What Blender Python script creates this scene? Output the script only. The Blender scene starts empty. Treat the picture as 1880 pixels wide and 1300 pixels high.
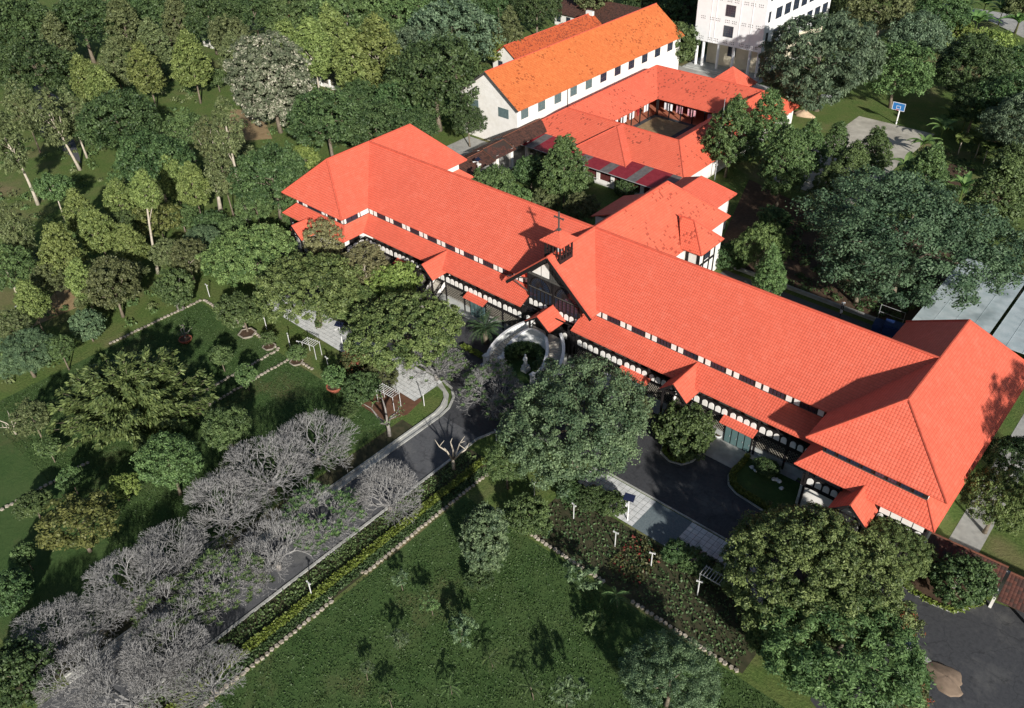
import bpy, math, random
import numpy as np
from mathutils import Matrix, Vector

# ------------------------------------------------------------------ camera, sky, sun, exposure
sc = bpy.context.scene
COL = sc.collection
cam_data = bpy.data.cameras.new('camera')
cam = bpy.data.objects.new('camera', cam_data)
COL.objects.link(cam)
cam_data.sensor_width = 36.0
cam_data.lens = 36.0 * 1546.04 / 1880.0
cam_data.clip_end = 3000.0
PITCH, ROLL, YAW = 0.650872, 0.0326865, -0.743309
_fw = Vector((math.sin(YAW) * math.cos(PITCH), math.cos(YAW) * math.cos(PITCH), -math.sin(PITCH)))
_rt = Vector((math.cos(YAW), -math.sin(YAW), 0))
_dn = _fw.cross(_rt)
_r2 = _rt * math.cos(ROLL) + _dn * math.sin(ROLL)
_d2 = -_rt * math.sin(ROLL) + _dn * math.cos(ROLL)
mw = Matrix.Identity(4)
for i in range(3):
    mw[i][0] = _r2[i]; mw[i][1] = -_d2[i]; mw[i][2] = -_fw[i]
mw[2][3] = 66.0
cam.matrix_world = mw
sc.camera = cam

SUN_AZ, SUN_EL = math.radians(-32.7), math.radians(24.0)      # azimuth measured from +X towards +Y
SKY_STRENGTH, SUN_STRENGTH = 0.06, 4.9
world = bpy.data.worlds.new('World'); sc.world = world; world.use_nodes = True
wn = world.node_tree; wn.nodes.clear()
sky = wn.nodes.new('ShaderNodeTexSky'); sky.sky_type = 'NISHITA'; sky.sun_disc = False
sky.sun_elevation = SUN_EL
sky.sun_rotation = math.radians(90) - SUN_AZ                    # sky measures clockwise from +Y
bg = wn.nodes.new('ShaderNodeBackground'); bg.inputs[1].default_value = SKY_STRENGTH
wo = wn.nodes.new('ShaderNodeOutputWorld')
wn.links.new(sky.outputs[0], bg.inputs[0]); wn.links.new(bg.outputs[0], wo.inputs[0])
sun_data = bpy.data.lights.new('sun', 'SUN'); sun = bpy.data.objects.new('sun', sun_data); COL.objects.link(sun)
sun_data.energy = SUN_STRENGTH; sun_data.angle = math.radians(1.2); sun_data.color = (1.0, 0.95, 0.88)
sd = Vector((math.cos(SUN_EL) * math.cos(SUN_AZ), math.cos(SUN_EL) * math.sin(SUN_AZ), math.sin(SUN_EL)))
sun.rotation_euler = sd.to_track_quat('Z', 'Y').to_euler()
sc.view_settings.view_transform = 'Standard'; sc.view_settings.look = 'None'
sc.view_settings.gamma = 1.0; sc.view_settings.exposure = 0.4
sc.view_settings.use_curve_mapping = False

rnd = random.Random(7)
PI = math.pi

# ------------------------------------------------------------------ materials
MATS = {}
def new_mat(name, rough=0.8, spec=0.3):
    m = bpy.data.materials.new(name); m.use_nodes = True
    nt = m.node_tree; b = nt.nodes['Principled BSDF']
    b.inputs['Roughness'].default_value = rough
    b.inputs['Specular IOR Level'].default_value = spec
    MATS[name] = m
    return m, nt, b
def node(nt, typ, **kw):
    n = nt.nodes.new(typ)
    for k, v in kw.items(): setattr(n, k, v)
    return n
def ramp(nt, fac, stops):
    r = nt.nodes.new('ShaderNodeValToRGB'); e = r.color_ramp.elements
    while len(e) < len(stops): e.new(0.5)
    for el, (p, c) in zip(e, stops):
        el.position = p; el.color = (c[0], c[1], c[2], 1)
    nt.links.new(fac, r.inputs[0]); return r.outputs[0]
def noise(nt, scale, detail=4, rough=0.55, vec=None):
    n = nt.nodes.new('ShaderNodeTexNoise'); n.inputs['Scale'].default_value = scale
    n.inputs['Detail'].default_value = detail; n.inputs['Roughness'].default_value = rough
    if vec is None:
        g = nt.nodes.new('ShaderNodeNewGeometry'); vec = g.outputs['Position']
    nt.links.new(vec, n.inputs['Vector']); return n.outputs[0]
def mixc(nt, fac, a, b, typ='MIX'):
    m = nt.nodes.new('ShaderNodeMix'); m.data_type = 'RGBA'; m.blend_type = typ
    for s, v in ((0, fac), (6, a), (7, b)):
        if isinstance(v, (int, float)): m.inputs[s].default_value = v
        elif isinstance(v, tuple): m.inputs[s].default_value = (*v[:3], 1)
        else: nt.links.new(v, m.inputs[s])
    return m.outputs[2]
def math_n(nt, op, a, b=None, c=None):
    m = nt.nodes.new('ShaderNodeMath'); m.operation = op
    for i, v in enumerate((a, b, c)):
        if v is None: continue
        if isinstance(v, (int, float)): m.inputs[i].default_value = v
        else: nt.links.new(v, m.inputs[i])
    return m.outputs[0]
def bump(nt, b, h, strength=0.4, dist=0.05):
    n = nt.nodes.new('ShaderNodeBump'); n.inputs['Strength'].default_value = strength
    n.inputs['Distance'].default_value = dist
    nt.links.new(h, n.inputs['Height']); nt.links.new(n.outputs[0], b.inputs['Normal'])
def speckled(name, c1, c2, scale, rough=0.85, c3=None, scale2=None, amt=0.6, bstr=0.3, lo=0.3, hi=0.7, spec=0.3):
    m, nt, b = new_mat(name, rough, spec)
    f = noise(nt, scale)
    col = ramp(nt, f, [(lo, c1), (hi, c2)])
    if c3 is not None:
        g = noise(nt, scale2 or scale * 0.15, 3)
        k = ramp(nt, g, [(0.5, (0, 0, 0)), (0.68, (1, 1, 1))])
        col = mixc(nt, math_n(nt, 'MULTIPLY', k, amt), col, c3)
    nt.links.new(col, b.inputs['Base Color'])
    if bstr: bump(nt, b, f, bstr, 0.03)
    return m

def roof_mat(name, base, var, pu=0.30, pv=0.34, spots=None, spot_amt=0.0, spot_lo=0.58, rough=0.62, bstr=0.9, patch=None):
    """clay tiles: courses across the slope (v), rolls along it (u); relief by bump, colour by tile"""
    m, nt, b = new_mat(name, rough, 0.25)
    uv = nt.nodes.new('ShaderNodeUVMap'); uv.uv_map = 'slope'
    sx = nt.nodes.new('ShaderNodeSeparateXYZ'); nt.links.new(uv.outputs[0], sx.inputs[0])
    u = math_n(nt, 'DIVIDE', sx.outputs[0], pu); v = math_n(nt, 'DIVIDE', sx.outputs[1], pv)
    fu = math_n(nt, 'FRACT', u); fv = math_n(nt, 'FRACT', v)
    roll = math_n(nt, 'SINE', math_n(nt, 'MULTIPLY', fu, PI))
    h = math_n(nt, 'ADD', math_n(nt, 'MULTIPLY', roll, 0.45), math_n(nt, 'SUBTRACT', 1.0, fv))
    wn_ = nt.nodes.new('ShaderNodeTexWhiteNoise'); wn_.noise_dimensions = '2D'
    cb = nt.nodes.new('ShaderNodeCombineXYZ')
    nt.links.new(math_n(nt, 'FLOOR', u), cb.inputs[0]); nt.links.new(math_n(nt, 'FLOOR', v), cb.inputs[1])
    nt.links.new(cb.outputs[0], wn_.inputs['Vector'])
    col = mixc(nt, wn_.outputs[0], base, var)
    big = noise(nt, 0.22, 4)
    col = mixc(nt, math_n(nt, 'MULTIPLY', ramp(nt, big, [(0.35, (0, 0, 0)), (0.7, (1, 1, 1))]), 0.25), col, (base[0] * 0.74, base[1] * 0.66, base[2] * 0.7))
    fade = noise(nt, 0.9, 5, 0.7)
    col = mixc(nt, math_n(nt, 'MULTIPLY', ramp(nt, fade, [(0.5, (0, 0, 0)), (0.75, (1, 1, 1))]), 0.35), col, (min(.9, base[0] * 1.1), base[1] * 1.5, base[2] * 1.7))
    # open laps at each course: their shadow line, painted into the colour
    lap_shade = ramp(nt, fv, [(0.0, (1, 1, 1)), (0.16, (0, 0, 0))])
    col = mixc(nt, math_n(nt, 'MULTIPLY', lap_shade, 0.58), col, (base[0] * 0.25, base[1] * 0.22, base[2] * 0.25))
    gap = ramp(nt, fu, [(0.0, (1, 1, 1)), (0.12, (0, 0, 0))])
    col = mixc(nt, math_n(nt, 'MULTIPLY', gap, 0.36), col, (base[0] * 0.35, base[1] * 0.3, base[2] * 0.3))
    if spots:
        area = ramp(nt, noise(nt, 0.16, 3), [(0.38, (0, 0, 0)), (0.62, (1, 1, 1))])
        wn2 = nt.nodes.new('ShaderNodeTexWhiteNoise'); wn2.noise_dimensions = '2D'
        cb2 = nt.nodes.new('ShaderNodeCombineXYZ')
        nt.links.new(math_n(nt, 'FLOOR', math_n(nt, 'MULTIPLY', u, 1.0)), cb2.inputs[0]); nt.links.new(math_n(nt, 'FLOOR', v), cb2.inputs[1])
        nt.links.new(cb2.outputs[0], wn2.inputs['Vector'])
        k = math_n(nt, 'GREATER_THAN', math_n(nt, 'ADD', wn2.outputs[0], math_n(nt, 'MULTIPLY', area, 0.16)), spot_lo)
        col = mixc(nt, math_n(nt, 'MULTIPLY', k, spot_amt), col, spots)
    if patch:
        k = ramp(nt, noise(nt, 0.35, 4), [(0.5, (0, 0, 0)), (0.62, (1, 1, 1))])
        col = mixc(nt, k, col, patch)
    nt.links.new(col, b.inputs['Base Color'])
    bump(nt, b, h, bstr, 0.05)
    return m

RED = (0.75, 0.152, 0.092)
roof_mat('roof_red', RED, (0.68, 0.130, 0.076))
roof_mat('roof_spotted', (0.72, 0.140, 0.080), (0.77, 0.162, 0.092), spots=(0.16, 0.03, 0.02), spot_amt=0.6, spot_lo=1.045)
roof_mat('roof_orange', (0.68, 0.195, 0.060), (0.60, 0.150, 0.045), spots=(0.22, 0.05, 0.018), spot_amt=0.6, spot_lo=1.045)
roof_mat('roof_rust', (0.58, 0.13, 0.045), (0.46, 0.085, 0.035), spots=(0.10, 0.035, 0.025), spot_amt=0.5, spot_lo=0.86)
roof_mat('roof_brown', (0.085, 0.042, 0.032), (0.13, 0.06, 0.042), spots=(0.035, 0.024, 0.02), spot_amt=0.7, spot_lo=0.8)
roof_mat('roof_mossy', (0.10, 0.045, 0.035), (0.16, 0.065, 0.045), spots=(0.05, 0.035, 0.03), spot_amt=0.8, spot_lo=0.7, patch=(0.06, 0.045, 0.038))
speckled('ridge_red', (0.44, 0.080, 0.048), (0.58, 0.11, 0.065), 2.0)
speckled('ridge_brown', (0.20, 0.075, 0.045), (0.10, 0.045, 0.03), 3.0)
speckled('plaster', (0.72, 0.70, 0.66), (0.80, 0.785, 0.75), 1.2, c3=(0.62, 0.59, 0.52), scale2=0.5, amt=0.35)
speckled('plaster_cream', (0.62, 0.56, 0.42), (0.70, 0.64, 0.50), 1.2)
speckled('lattice_paint', (0.20, 0.185, 0.15), (0.27, 0.25, 0.21), 3.0)
speckled('plinth', (0.34, 0.36, 0.35), (0.45, 0.46, 0.44), 1.0, c3=(0.24, 0.25, 0.24), scale2=0.7)
speckled('stone_stair', (0.64, 0.665, 0.66), (0.76, 0.77, 0.76), 2.5, c3=(0.48, 0.50, 0.49), scale2=0.9)
speckled('stair_tread', (0.40, 0.38, 0.33), (0.54, 0.51, 0.45), 3.0)
speckled('timber', (0.010, 0.009, 0.010), (0.022, 0.019, 0.019), 4.0, rough=0.55)
speckled('timber_grey', (0.05, 0.05, 0.048), (0.09, 0.088, 0.08), 4.0, rough=0.7)
speckled('concrete', (0.30, 0.30, 0.285), (0.42, 0.415, 0.39), 1.5, c3=(0.22, 0.215, 0.20), scale2=0.35)
speckled('court', (0.36, 0.34, 0.29), (0.50, 0.475, 0.41), 0.6, c3=(0.27, 0.25, 0.21), scale2=0.18, amt=0.7)
speckled('slab', (0.54, 0.56, 0.555), (0.68, 0.69, 0.68), 2.0, c3=(0.34, 0.355, 0.35), scale2=1.1, amt=0.55)
speckled('slab_dark', (0.11, 0.145, 0.16), (0.16, 0.195, 0.205), 6.0)
speckled('slab_joint', (0.06, 0.065, 0.055), (0.10, 0.10, 0.085), 3.0)
def tarmac(name, c1, c2, pale):
    m, nt, b = new_mat(name, 0.78, 0.3)
    g = nt.nodes.new('ShaderNodeNewGeometry')
    f = noise(nt, 3.0, 8, 0.75)
    col = ramp(nt, f, [(0.3, c1), (0.7, c2)])
    st = noise(nt, 0.25, 6, 0.7)
    col = mixc(nt, math_n(nt, 'MULTIPLY', ramp(nt, st, [(0.52, (0, 0, 0)), (0.70, (1, 1, 1))]), 0.6), col, pale)
    st2 = noise(nt, 0.6, 5, 0.7)
    col = mixc(nt, math_n(nt, 'MULTIPLY', ramp(nt, st2, [(0.56, (0, 0, 0)), (0.66, (1, 1, 1))]), 0.55), col, (c1[0] * .5, c1[1] * .5, c1[2] * .5))
    w = nt.nodes.new('ShaderNodeTexNoise'); w.inputs['Scale'].default_value = 0.8; w.inputs['Detail'].default_value = 4; nt.links.new(g.outputs['Position'], w.inputs['Vector'])
    va = nt.nodes.new('ShaderNodeVectorMath'); va.operation = 'MULTIPLY_ADD'; va.inputs[1].default_value = (1.6, 1.6, 0)
    nt.links.new(w.outputs['Color'], va.inputs[0]); nt.links.new(g.outputs['Position'], va.inputs[2])
    vo = nt.nodes.new('ShaderNodeTexVoronoi'); vo.feature = 'DISTANCE_TO_EDGE'; vo.inputs['Scale'].default_value = 0.28; nt.links.new(va.outputs[0], vo.inputs['Vector'])
    cr = ramp(nt, vo.outputs['Distance'], [(0.0, (1, 1, 1)), (0.012, (0, 0, 0))])
    col = mixc(nt, math_n(nt, 'MULTIPLY', cr, 0.45), col, (c1[0] * .35, c1[1] * .35, c1[2] * .35))
    nt.links.new(col, b.inputs['Base Color']); bump(nt, b, f, 0.4, 0.02)
tarmac('asphalt', (0.040, 0.042, 0.047), (0.070, 0.072, 0.078), (0.135, 0.135, 0.13))
tarmac('asphalt_road', (0.075, 0.078, 0.085), (0.115, 0.118, 0.125), (0.17, 0.17, 0.165))
speckled('kerb', (0.33, 0.335, 0.32), (0.46, 0.46, 0.43), 1.5, c3=(0.20, 0.20, 0.18), scale2=0.8)
speckled('edging_stone', (0.24, 0.21, 0.165), (0.40, 0.36, 0.30), 2.0)
speckled('bed_ground', (0.030, 0.036, 0.016), (0.070, 0.062, 0.034), 1.6)
speckled('tower_white', (0.76, 0.765, 0.77), (0.82, 0.825, 0.83), 0.8, c3=(0.70, 0.70, 0.69), scale2=0.25, amt=0.4)
speckled('post_paint', (0.48, 0.49, 0.49), (0.58, 0.58, 0.57), 4.0)
speckled('soil', (0.055, 0.034, 0.022), (0.10, 0.064, 0.04), 2.0)
speckled('soil_red', (0.10, 0.05, 0.03), (0.17, 0.085, 0.05), 1.5)
speckled('sand', (0.42, 0.30, 0.20), (0.55, 0.41, 0.28), 2.5)
speckled('sand_brown', (0.17, 0.125, 0.09), (0.27, 0.20, 0.145), 1.5)
speckled('earth_yard', (0.24, 0.165, 0.085), (0.33, 0.24, 0.13), 1.2)
speckled('terracotta', (0.30, 0.09, 0.055), (0.40, 0.13, 0.08), 3.0)
speckled('white_paint', (0.74, 0.75, 0.75), (0.82, 0.82, 0.81), 4.0, rough=0.5)
speckled('bark', (0.12, 0.095, 0.07), (0.22, 0.185, 0.14), 3.0)
speckled('bark_pale', (0.34, 0.30, 0.24), (0.50, 0.45, 0.37), 2.5)
speckled('bark_grey', (0.17, 0.155, 0.14), (0.28, 0.26, 0.24), 3.0)
speckled('bark_silver', (0.18, 0.178, 0.175), (0.30, 0.297, 0.292), 3.0)
speckled('metal_sheet', (0.34, 0.41, 0.43), (0.46, 0.52, 0.54), 0.8, rough=0.38, c3=(0.15, 0.19, 0.20), scale2=0.3, spec=0.6)
speckled('sheet_red', (0.20, 0.018, 0.028), (0.26, 0.03, 0.04), 1.5, rough=0.5)
speckled('sheet_clear', (0.10, 0.098, 0.095), (0.16, 0.155, 0.15), 1.5, rough=0.45)
speckled('window_red', (0.07, 0.016, 0.016), (0.11, 0.025, 0.022), 3.0)
speckled('shutter_green', (0.085, 0.13, 0.135), (0.12, 0.17, 0.175), 3.0, rough=0.5)
speckled('cloth_white', (0.74, 0.74, 0.76), (0.82, 0.82, 0.84), 3.0)
speckled('cloth_pink', (0.55, 0.16, 0.22), (0.75, 0.55, 0.58), 2.2)
speckled('cloth_red', (0.45, 0.03, 0.04), (0.55, 0.05, 0.06), 3.0)
speckled('vehicle_blue', (0.012, 0.03, 0.11), (0.02, 0.045, 0.15), 2.0, rough=0.4, spec=0.5)
speckled('vehicle_silver', (0.55, 0.56, 0.57), (0.62, 0.63, 0.64), 2.0, rough=0.3, spec=0.6)
speckled('black_rubber', (0.012, 0.012, 0.013), (0.02, 0.02, 0.02), 5.0)
speckled('hoop_blue', (0.03, 0.16, 0.42), (0.035, 0.18, 0.46), 3.0, rough=0.4)
speckled('hoop_rim', (0.5, 0.07, 0.02), (0.55, 0.09, 0.03), 3.0)
speckled('solar_panel', (0.010, 0.014, 0.035), (0.016, 0.02, 0.05), 8.0, rough=0.2, spec=0.6)
speckled('tile_floor', (0.36, 0.12, 0.07), (0.45, 0.16, 0.09), 2.0)
speckled('skin', (0.25, 0.14, 0.09), (0.28, 0.16, 0.10), 6.0)
speckled('trousers', (0.02, 0.022, 0.03), (0.03, 0.032, 0.04), 6.0)
speckled('shirt_grey', (0.42, 0.44, 0.46), (0.5, 0.52, 0.54), 6.0)
speckled('shirt_white', (0.6, 0.6, 0.62), (0.68, 0.68, 0.7), 6.0)
speckled('grey_metal', (0.28, 0.29, 0.30), (0.36, 0.37, 0.38), 4.0, rough=0.45)
speckled('poster', (0.55, 0.57, 0.62), (0.22, 0.26, 0.40), 1.3, lo=0.45, hi=0.55, bstr=0)
m, nt, b = new_mat('glass', 0.12, 0.7); b.inputs['Base Color'].default_value = (0.020, 0.030, 0.055, 1)
m, nt, b = new_mat('glass_pale', 0.12, 0.7); b.inputs['Base Color'].default_value = (0.10, 0.17, 0.17, 1)

def foliage(name, dark, light, transl=0.25, other=None, other_amt=0.0, rough=0.55):
    m, nt, b = new_mat(name, rough, 0.35)
    at = nt.nodes.new('ShaderNodeAttribute'); at.attribute_name = 'tint'
    oi = nt.nodes.new('ShaderNodeObjectInfo')
    col = mixc(nt, at.outputs['Fac'], dark, light)
    if other:
        k = math_n(nt, 'GREATER_THAN', at.outputs['Fac'], 1.0 - other_amt)
        col = mixc(nt, k, col, other)
    hs = nt.nodes.new('ShaderNodeHueSaturation')
    nt.links.new(col, hs.inputs['Color'])
    nt.links.new(math_n(nt, 'ADD', 0.492, math_n(nt, 'MULTIPLY', oi.outputs['Random'], 0.03)), hs.inputs['Hue'])
    nt.links.new(math_n(nt, 'ADD', 0.82, math_n(nt, 'MULTIPLY', oi.outputs['Random'], 0.42)), hs.inputs['Value'])
    nt.links.new(hs.outputs[0], b.inputs['Base Color'])
    tr = nt.nodes.new('ShaderNodeBsdfTranslucent'); nt.links.new(hs.outputs[0], tr.inputs[0])
    ms = nt.nodes.new('ShaderNodeMixShader'); ms.inputs[0].default_value = transl
    out = nt.nodes['Material Output']
    nt.links.new(b.outputs[0], ms.inputs[1]); nt.links.new(tr.outputs[0], ms.inputs[2]); nt.links.new(ms.outputs[0], out.inputs[0])
    return m
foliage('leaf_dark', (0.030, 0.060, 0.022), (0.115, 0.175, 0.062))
foliage('leaf_mid', (0.046, 0.082, 0.028), (0.165, 0.235, 0.082))
foliage('leaf_light', (0.090, 0.125, 0.034), (0.270, 0.320, 0.100))
foliage('leaf_olive', (0.066, 0.086, 0.034), (0.200, 0.225, 0.095))
foliage('leaf_grey', (0.052, 0.086, 0.050), (0.180, 0.240, 0.140))
foliage('leaf_blue', (0.048, 0.084, 0.044), (0.182, 0.248, 0.122))
foliage('leaf_dome', (0.048, 0.088, 0.026), (0.240, 0.315, 0.105))
foliage('leaf_huge', (0.028, 0.056, 0.028), (0.115, 0.168, 0.088))
foliage('leaf_mango', (0.045, 0.072, 0.022), (0.215, 0.255, 0.088))
foliage('leaf_lime', (0.095, 0.135, 0.030), (0.280, 0.330, 0.090))
foliage('leaf_yellow', (0.080, 0.102, 0.028), (0.215, 0.225, 0.070))
foliage('leaf_tan', (0.13, 0.130, 0.060), (0.29, 0.28, 0.135))
foliage('leaf_flower', (0.075, 0.095, 0.055), (0.22, 0.235, 0.15), other=(0.40, 0.38, 0.30), other_amt=0.22)
foliage('leaf_red', (0.05, 0.07, 0.025), (0.16, 0.17, 0.065), other=(0.22, 0.05, 0.035), other_amt=0.15)
foliage('leaf_palm', (0.026, 0.062, 0.030), (0.12, 0.19, 0.08), transl=0.15)
foliage('leaf_banana', (0.06, 0.12, 0.035), (0.21, 0.32, 0.10), transl=0.3)
foliage('hedge_yellow', (0.08, 0.110, 0.018), (0.21, 0.25, 0.045))
foliage('grass_blade', (0.034, 0.068, 0.020), (0.092, 0.145, 0.044))

# the ground: mown grass with worn brown patches
m, nt, b = new_mat('grass_ground', 0.95, 0.1)
fine = noise(nt, 3.2, 6, 0.7); mid = noise(nt, 0.35, 4); big = noise(nt, 0.055, 4, 0.6)
col = ramp(nt, fine, [(0.28, (0.042, 0.076, 0.020)), (0.52, (0.090, 0.140, 0.038)), (0.76, (0.160, 0.205, 0.062))])
col = mixc(nt, math_n(nt, 'MULTIPLY', ramp(nt, mid, [(0.42, (0, 0, 0)), (0.66, (1, 1, 1))]), 0.5), col, (0.140, 0.150, 0.055))
col = mixc(nt, math_n(nt, 'MULTIPLY', ramp(nt, big, [(0.52, (0, 0, 0)), (0.66, (1, 1, 1))]), 0.75), col, (0.22, 0.165, 0.10))
nt.links.new(col, b.inputs['Base Color']); bump(nt, b, fine, 0.9, 0.12)
m, nt, b = new_mat('lawn_grass', 0.95, 0.1)
fine = noise(nt, 2.2, 8, 0.82); mid = noise(nt, 0.22, 5, 0.65)
col = ramp(nt, fine, [(0.22, (0.028, 0.058, 0.020)), (0.5, (0.052, 0.096, 0.030)), (0.8, (0.084, 0.134, 0.042))])
col = mixc(nt, math_n(nt, 'MULTIPLY', ramp(nt, mid, [(0.42, (0, 0, 0)), (0.62, (1, 1, 1))]), 0.7), col, (0.076, 0.114, 0.040))
dry = noise(nt, 0.11, 6, 0.7)
col = mixc(nt, math_n(nt, 'MULTIPLY', ramp(nt, dry, [(0.56, (0, 0, 0)), (0.72, (1, 1, 1))]), 0.6), col, (0.12, 0.098, 0.05))
nt.links.new(col, b.inputs['Base Color']); bump(nt, b, fine, 0.9, 0.10)

# ------------------------------------------------------------------ mesh helpers
def tag(o, label=None, cat=None, group=None, kind=None):
    if label: o['label'] = label
    if cat: o['category'] = cat
    if group: o['group'] = group
    if kind: o['kind'] = kind
    return o
def thing(name, label, cat, loc=(0, 0, 0), group=None, rotz=0.0):
    o = bpy.data.objects.new(name, None); COL.objects.link(o)
    o.empty_display_size = 0.5
    o.location = loc; o.rotation_euler = (0, 0, rotz)
    return tag(o, label, cat, group)
def place(name, mesh, parent=None, loc=(0, 0, 0), rot=(0, 0, 0), scale=(1, 1, 1)):
    """link an object sharing a mesh; loc is in world axes for un-rotated parents"""
    o = bpy.data.objects.new(name, mesh); COL.objects.link(o)
    if parent is not None:
        o.parent = parent
        p = parent; off = Vector(loc)
        while p is not None:
            off = off - p.location; p = p.parent
        o.location = off
    else:
        o.location = loc
    o.rotation_euler = rot; o.scale = scale
    return o
class MB:
    def __init__(self): self.v = []; self.f = []; self.uv = {}
    def poly(self, pts):
        n = len(self.v); self.v += [tuple(p) for p in pts]; self.f.append(tuple(range(n, n + len(pts)))); return self
    def box(self, x0, x1, y0, y1, z0, z1):
        n = len(self.v)
        self.v += [(x0, y0, z0), (x1, y0, z0), (x1, y1, z0), (x0, y1, z0), (x0, y0, z1), (x1, y0, z1), (x1, y1, z1), (x0, y1, z1)]
        for q in ((0, 3, 2, 1), (4, 5, 6, 7), (0, 1, 5, 4), (1, 2, 6, 5), (2, 3, 7, 6), (3, 0, 4, 7)): self.f.append(tuple(n + i for i in q))
        return self
    def bar(self, a, b, w, h=None, up=(0, 0, 1)):
        """a rectangular bar between two points"""
        h = h or w
        a = Vector(a); b = Vector(b); d = (b - a).normalized(); u = Vector(up)
        if abs(d.dot(u)) > 0.98: u = Vector((1, 0, 0))
        s = d.cross(u).normalized() * (w / 2); t = s.cross(d).normalized() * (h / 2)
        n = len(self.v)
        for p in (a, b): self.v += [tuple(p - s - t), tuple(p + s - t), tuple(p + s + t), tuple(p - s + t)]
        for q in ((0, 3, 2, 1), (4, 5, 6, 7), (0, 1, 5, 4), (1, 2, 6, 5), (2, 3, 7, 6), (3, 0, 4, 7)): self.f.append(tuple(n + i for i in q))
        return self
    def tube(self, pts, rad, seg=6, cap=True):
        rings = []
        pts = [Vector(p) for p in pts]
        if isinstance(rad, (int, float)): rad = [rad] * len(pts)
        for i, p in enumerate(pts):
            d = (pts[min(i + 1, len(pts) - 1)] - pts[max(i - 1, 0)])
            d = d.normalized() if d.length > 1e-9 else Vector((0, 0, 1))
            u = Vector((0, 0, 1)) if abs(d.z) < 0.9 else Vector((1, 0, 0))
            s = d.cross(u).normalized(); t = s.cross(d)
            n = len(self.v); rings.append(n)
            for k in range(seg):
                a = 2 * PI * k / seg
                self.v.append(tuple(p + (s * math.cos(a) + t * math.sin(a)) * rad[i]))
        for a, b in zip(rings, rings[1:]):
            for k in range(seg): self.f.append((a + k, a + (k + 1) % seg, b + (k + 1) % seg, b + k))
        if cap:
            self.f.append(tuple(rings[0] + k for k in range(seg))[::-1]); self.f.append(tuple(rings[-1] + k for k in range(seg)))
        return self
    def lathe(self, prof, seg=12, c=(0, 0, 0)):
        rings = []
        for r, z in prof:
            n = len(self.v); rings.append(n)
            for k in range(seg):
                a = 2 * PI * k / seg; self.v.append((c[0] + r * math.cos(a), c[1] + r * math.sin(a), c[2] + z))
        for a, b in zip(rings, rings[1:]):
            for k in range(seg): self.f.append((a + k, a + (k + 1) % seg, b + (k + 1) % seg, b + k))
        self.f.append(tuple(rings[0] + k for k in range(seg))[::-1]); self.f.append(tuple(rings[-1] + k for k in range(seg)))
        return self
    def slab(self, pts, thick=0.14):
        """a roof plane: top polygon with its own thickness and slope UVs"""
        P = [Vector(p) for p in pts]
        n = Vector((0, 0, 0))
        for i in range(len(P)):
            a, b = P[i], P[(i + 1) % len(P)]
            n += Vector(((a.y - b.y) * (a.z + b.z), (a.z - b.z) * (a.x + b.x), (a.x - b.x) * (a.y + b.y)))
        if n.z < 0: P = P[::-1]; n = -n
        n.normalize()
        u = Vector((0, 0, 1)).cross(n)
        u = u.normalized() if u.length > 1e-6 else Vector((1, 0, 0))
        w = n.cross(u)
        k = len(self.v); m_ = len(P)
        self.v += [tuple(p) for p in P] + [(p.x, p.y, p.z - thick) for p in P]
        top = tuple(k + i for i in range(m_))
        self.uv[len(self.f)] = [(p.dot(u), p.dot(w)) for p in P]
        self.f.append(top); self.f.append(tuple(k + m_ + i for i in range(m_))[::-1])
        for i in range(m_):
            j = (i + 1) % m_; self.f.append((k + i, k + m_ + i, k + m_ + j, k + j))
        return self
    def mesh(self, name, mat, off=(0, 0, 0), smooth=False):
        me = bpy.data.meshes.new(name)
        me.from_pydata([(x - off[0], y - off[1], z - off[2]) for x, y, z in self.v], [], self.f)
        if mat: me.materials.append(MATS[mat])
        if self.uv:
            l = me.uv_layers.new(name='slope')
            for fi, uvs in self.uv.items():
                for li, c in zip(me.polygons[fi].loop_indices, uvs): l.data[li].uv = c
        if smooth: me.polygons.foreach_set('use_smooth', [True] * len(me.polygons))
        return me
    def build(self, name, mat, parent=None, smooth=False):
        """vertices are world coordinates; parents are un-rotated"""
        off = Vector((0, 0, 0)); p = parent
        while p is not None: off = off + p.location; p = p.parent
        o = bpy.data.objects.new(name, self.mesh(name, mat, off, smooth)); COL.objects.link(o)
        if parent is not None: o.parent = parent
        return o
CACHE = {}
def cached(key, fn):
    if key not in CACHE: CACHE[key] = fn()
    return CACHE[key]
def box_part(name, mat, parent, x0, x1, y0, y1, z0, z1):
    """a box whose mesh is shared with every box of the same size"""
    w, d, h = round(x1 - x0, 3), round(y1 - y0, 3), round(z1 - z0, 3)
    me = cached(('box', name, mat, w, d, h), lambda: MB().box(-w / 2, w / 2, -d / 2, d / 2, 0, h).mesh(name, mat))
    return place(name, me, parent, ((x0 + x1) / 2, (y0 + y1) / 2, z0))
def sheet(name, mat, pts, z, kind='structure', thick=0.06):
    """a level sheet laid on the ground, top at z"""
    mb = MB(); n = len(pts)
    a = sum(pts[i][0] * pts[(i + 1) % n][1] - pts[(i + 1) % n][0] * pts[i][1] for i in range(n))
    if a < 0: pts = pts[::-1]
    mb.v = [(x, y, z) for x, y in pts] + [(x, y, z - thick) for x, y in pts]
    mb.f.append(tuple(range(n)))
    for i in range(n): mb.f.append((i, n + i, n + (i + 1) % n, (i + 1) % n))
    o = mb.build(name, mat); o['kind'] = kind
    return o
def rect(x0, x1, y0, y1): return [(x0, y0), (x1, y0), (x1, y1), (x0, y1)]

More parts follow.
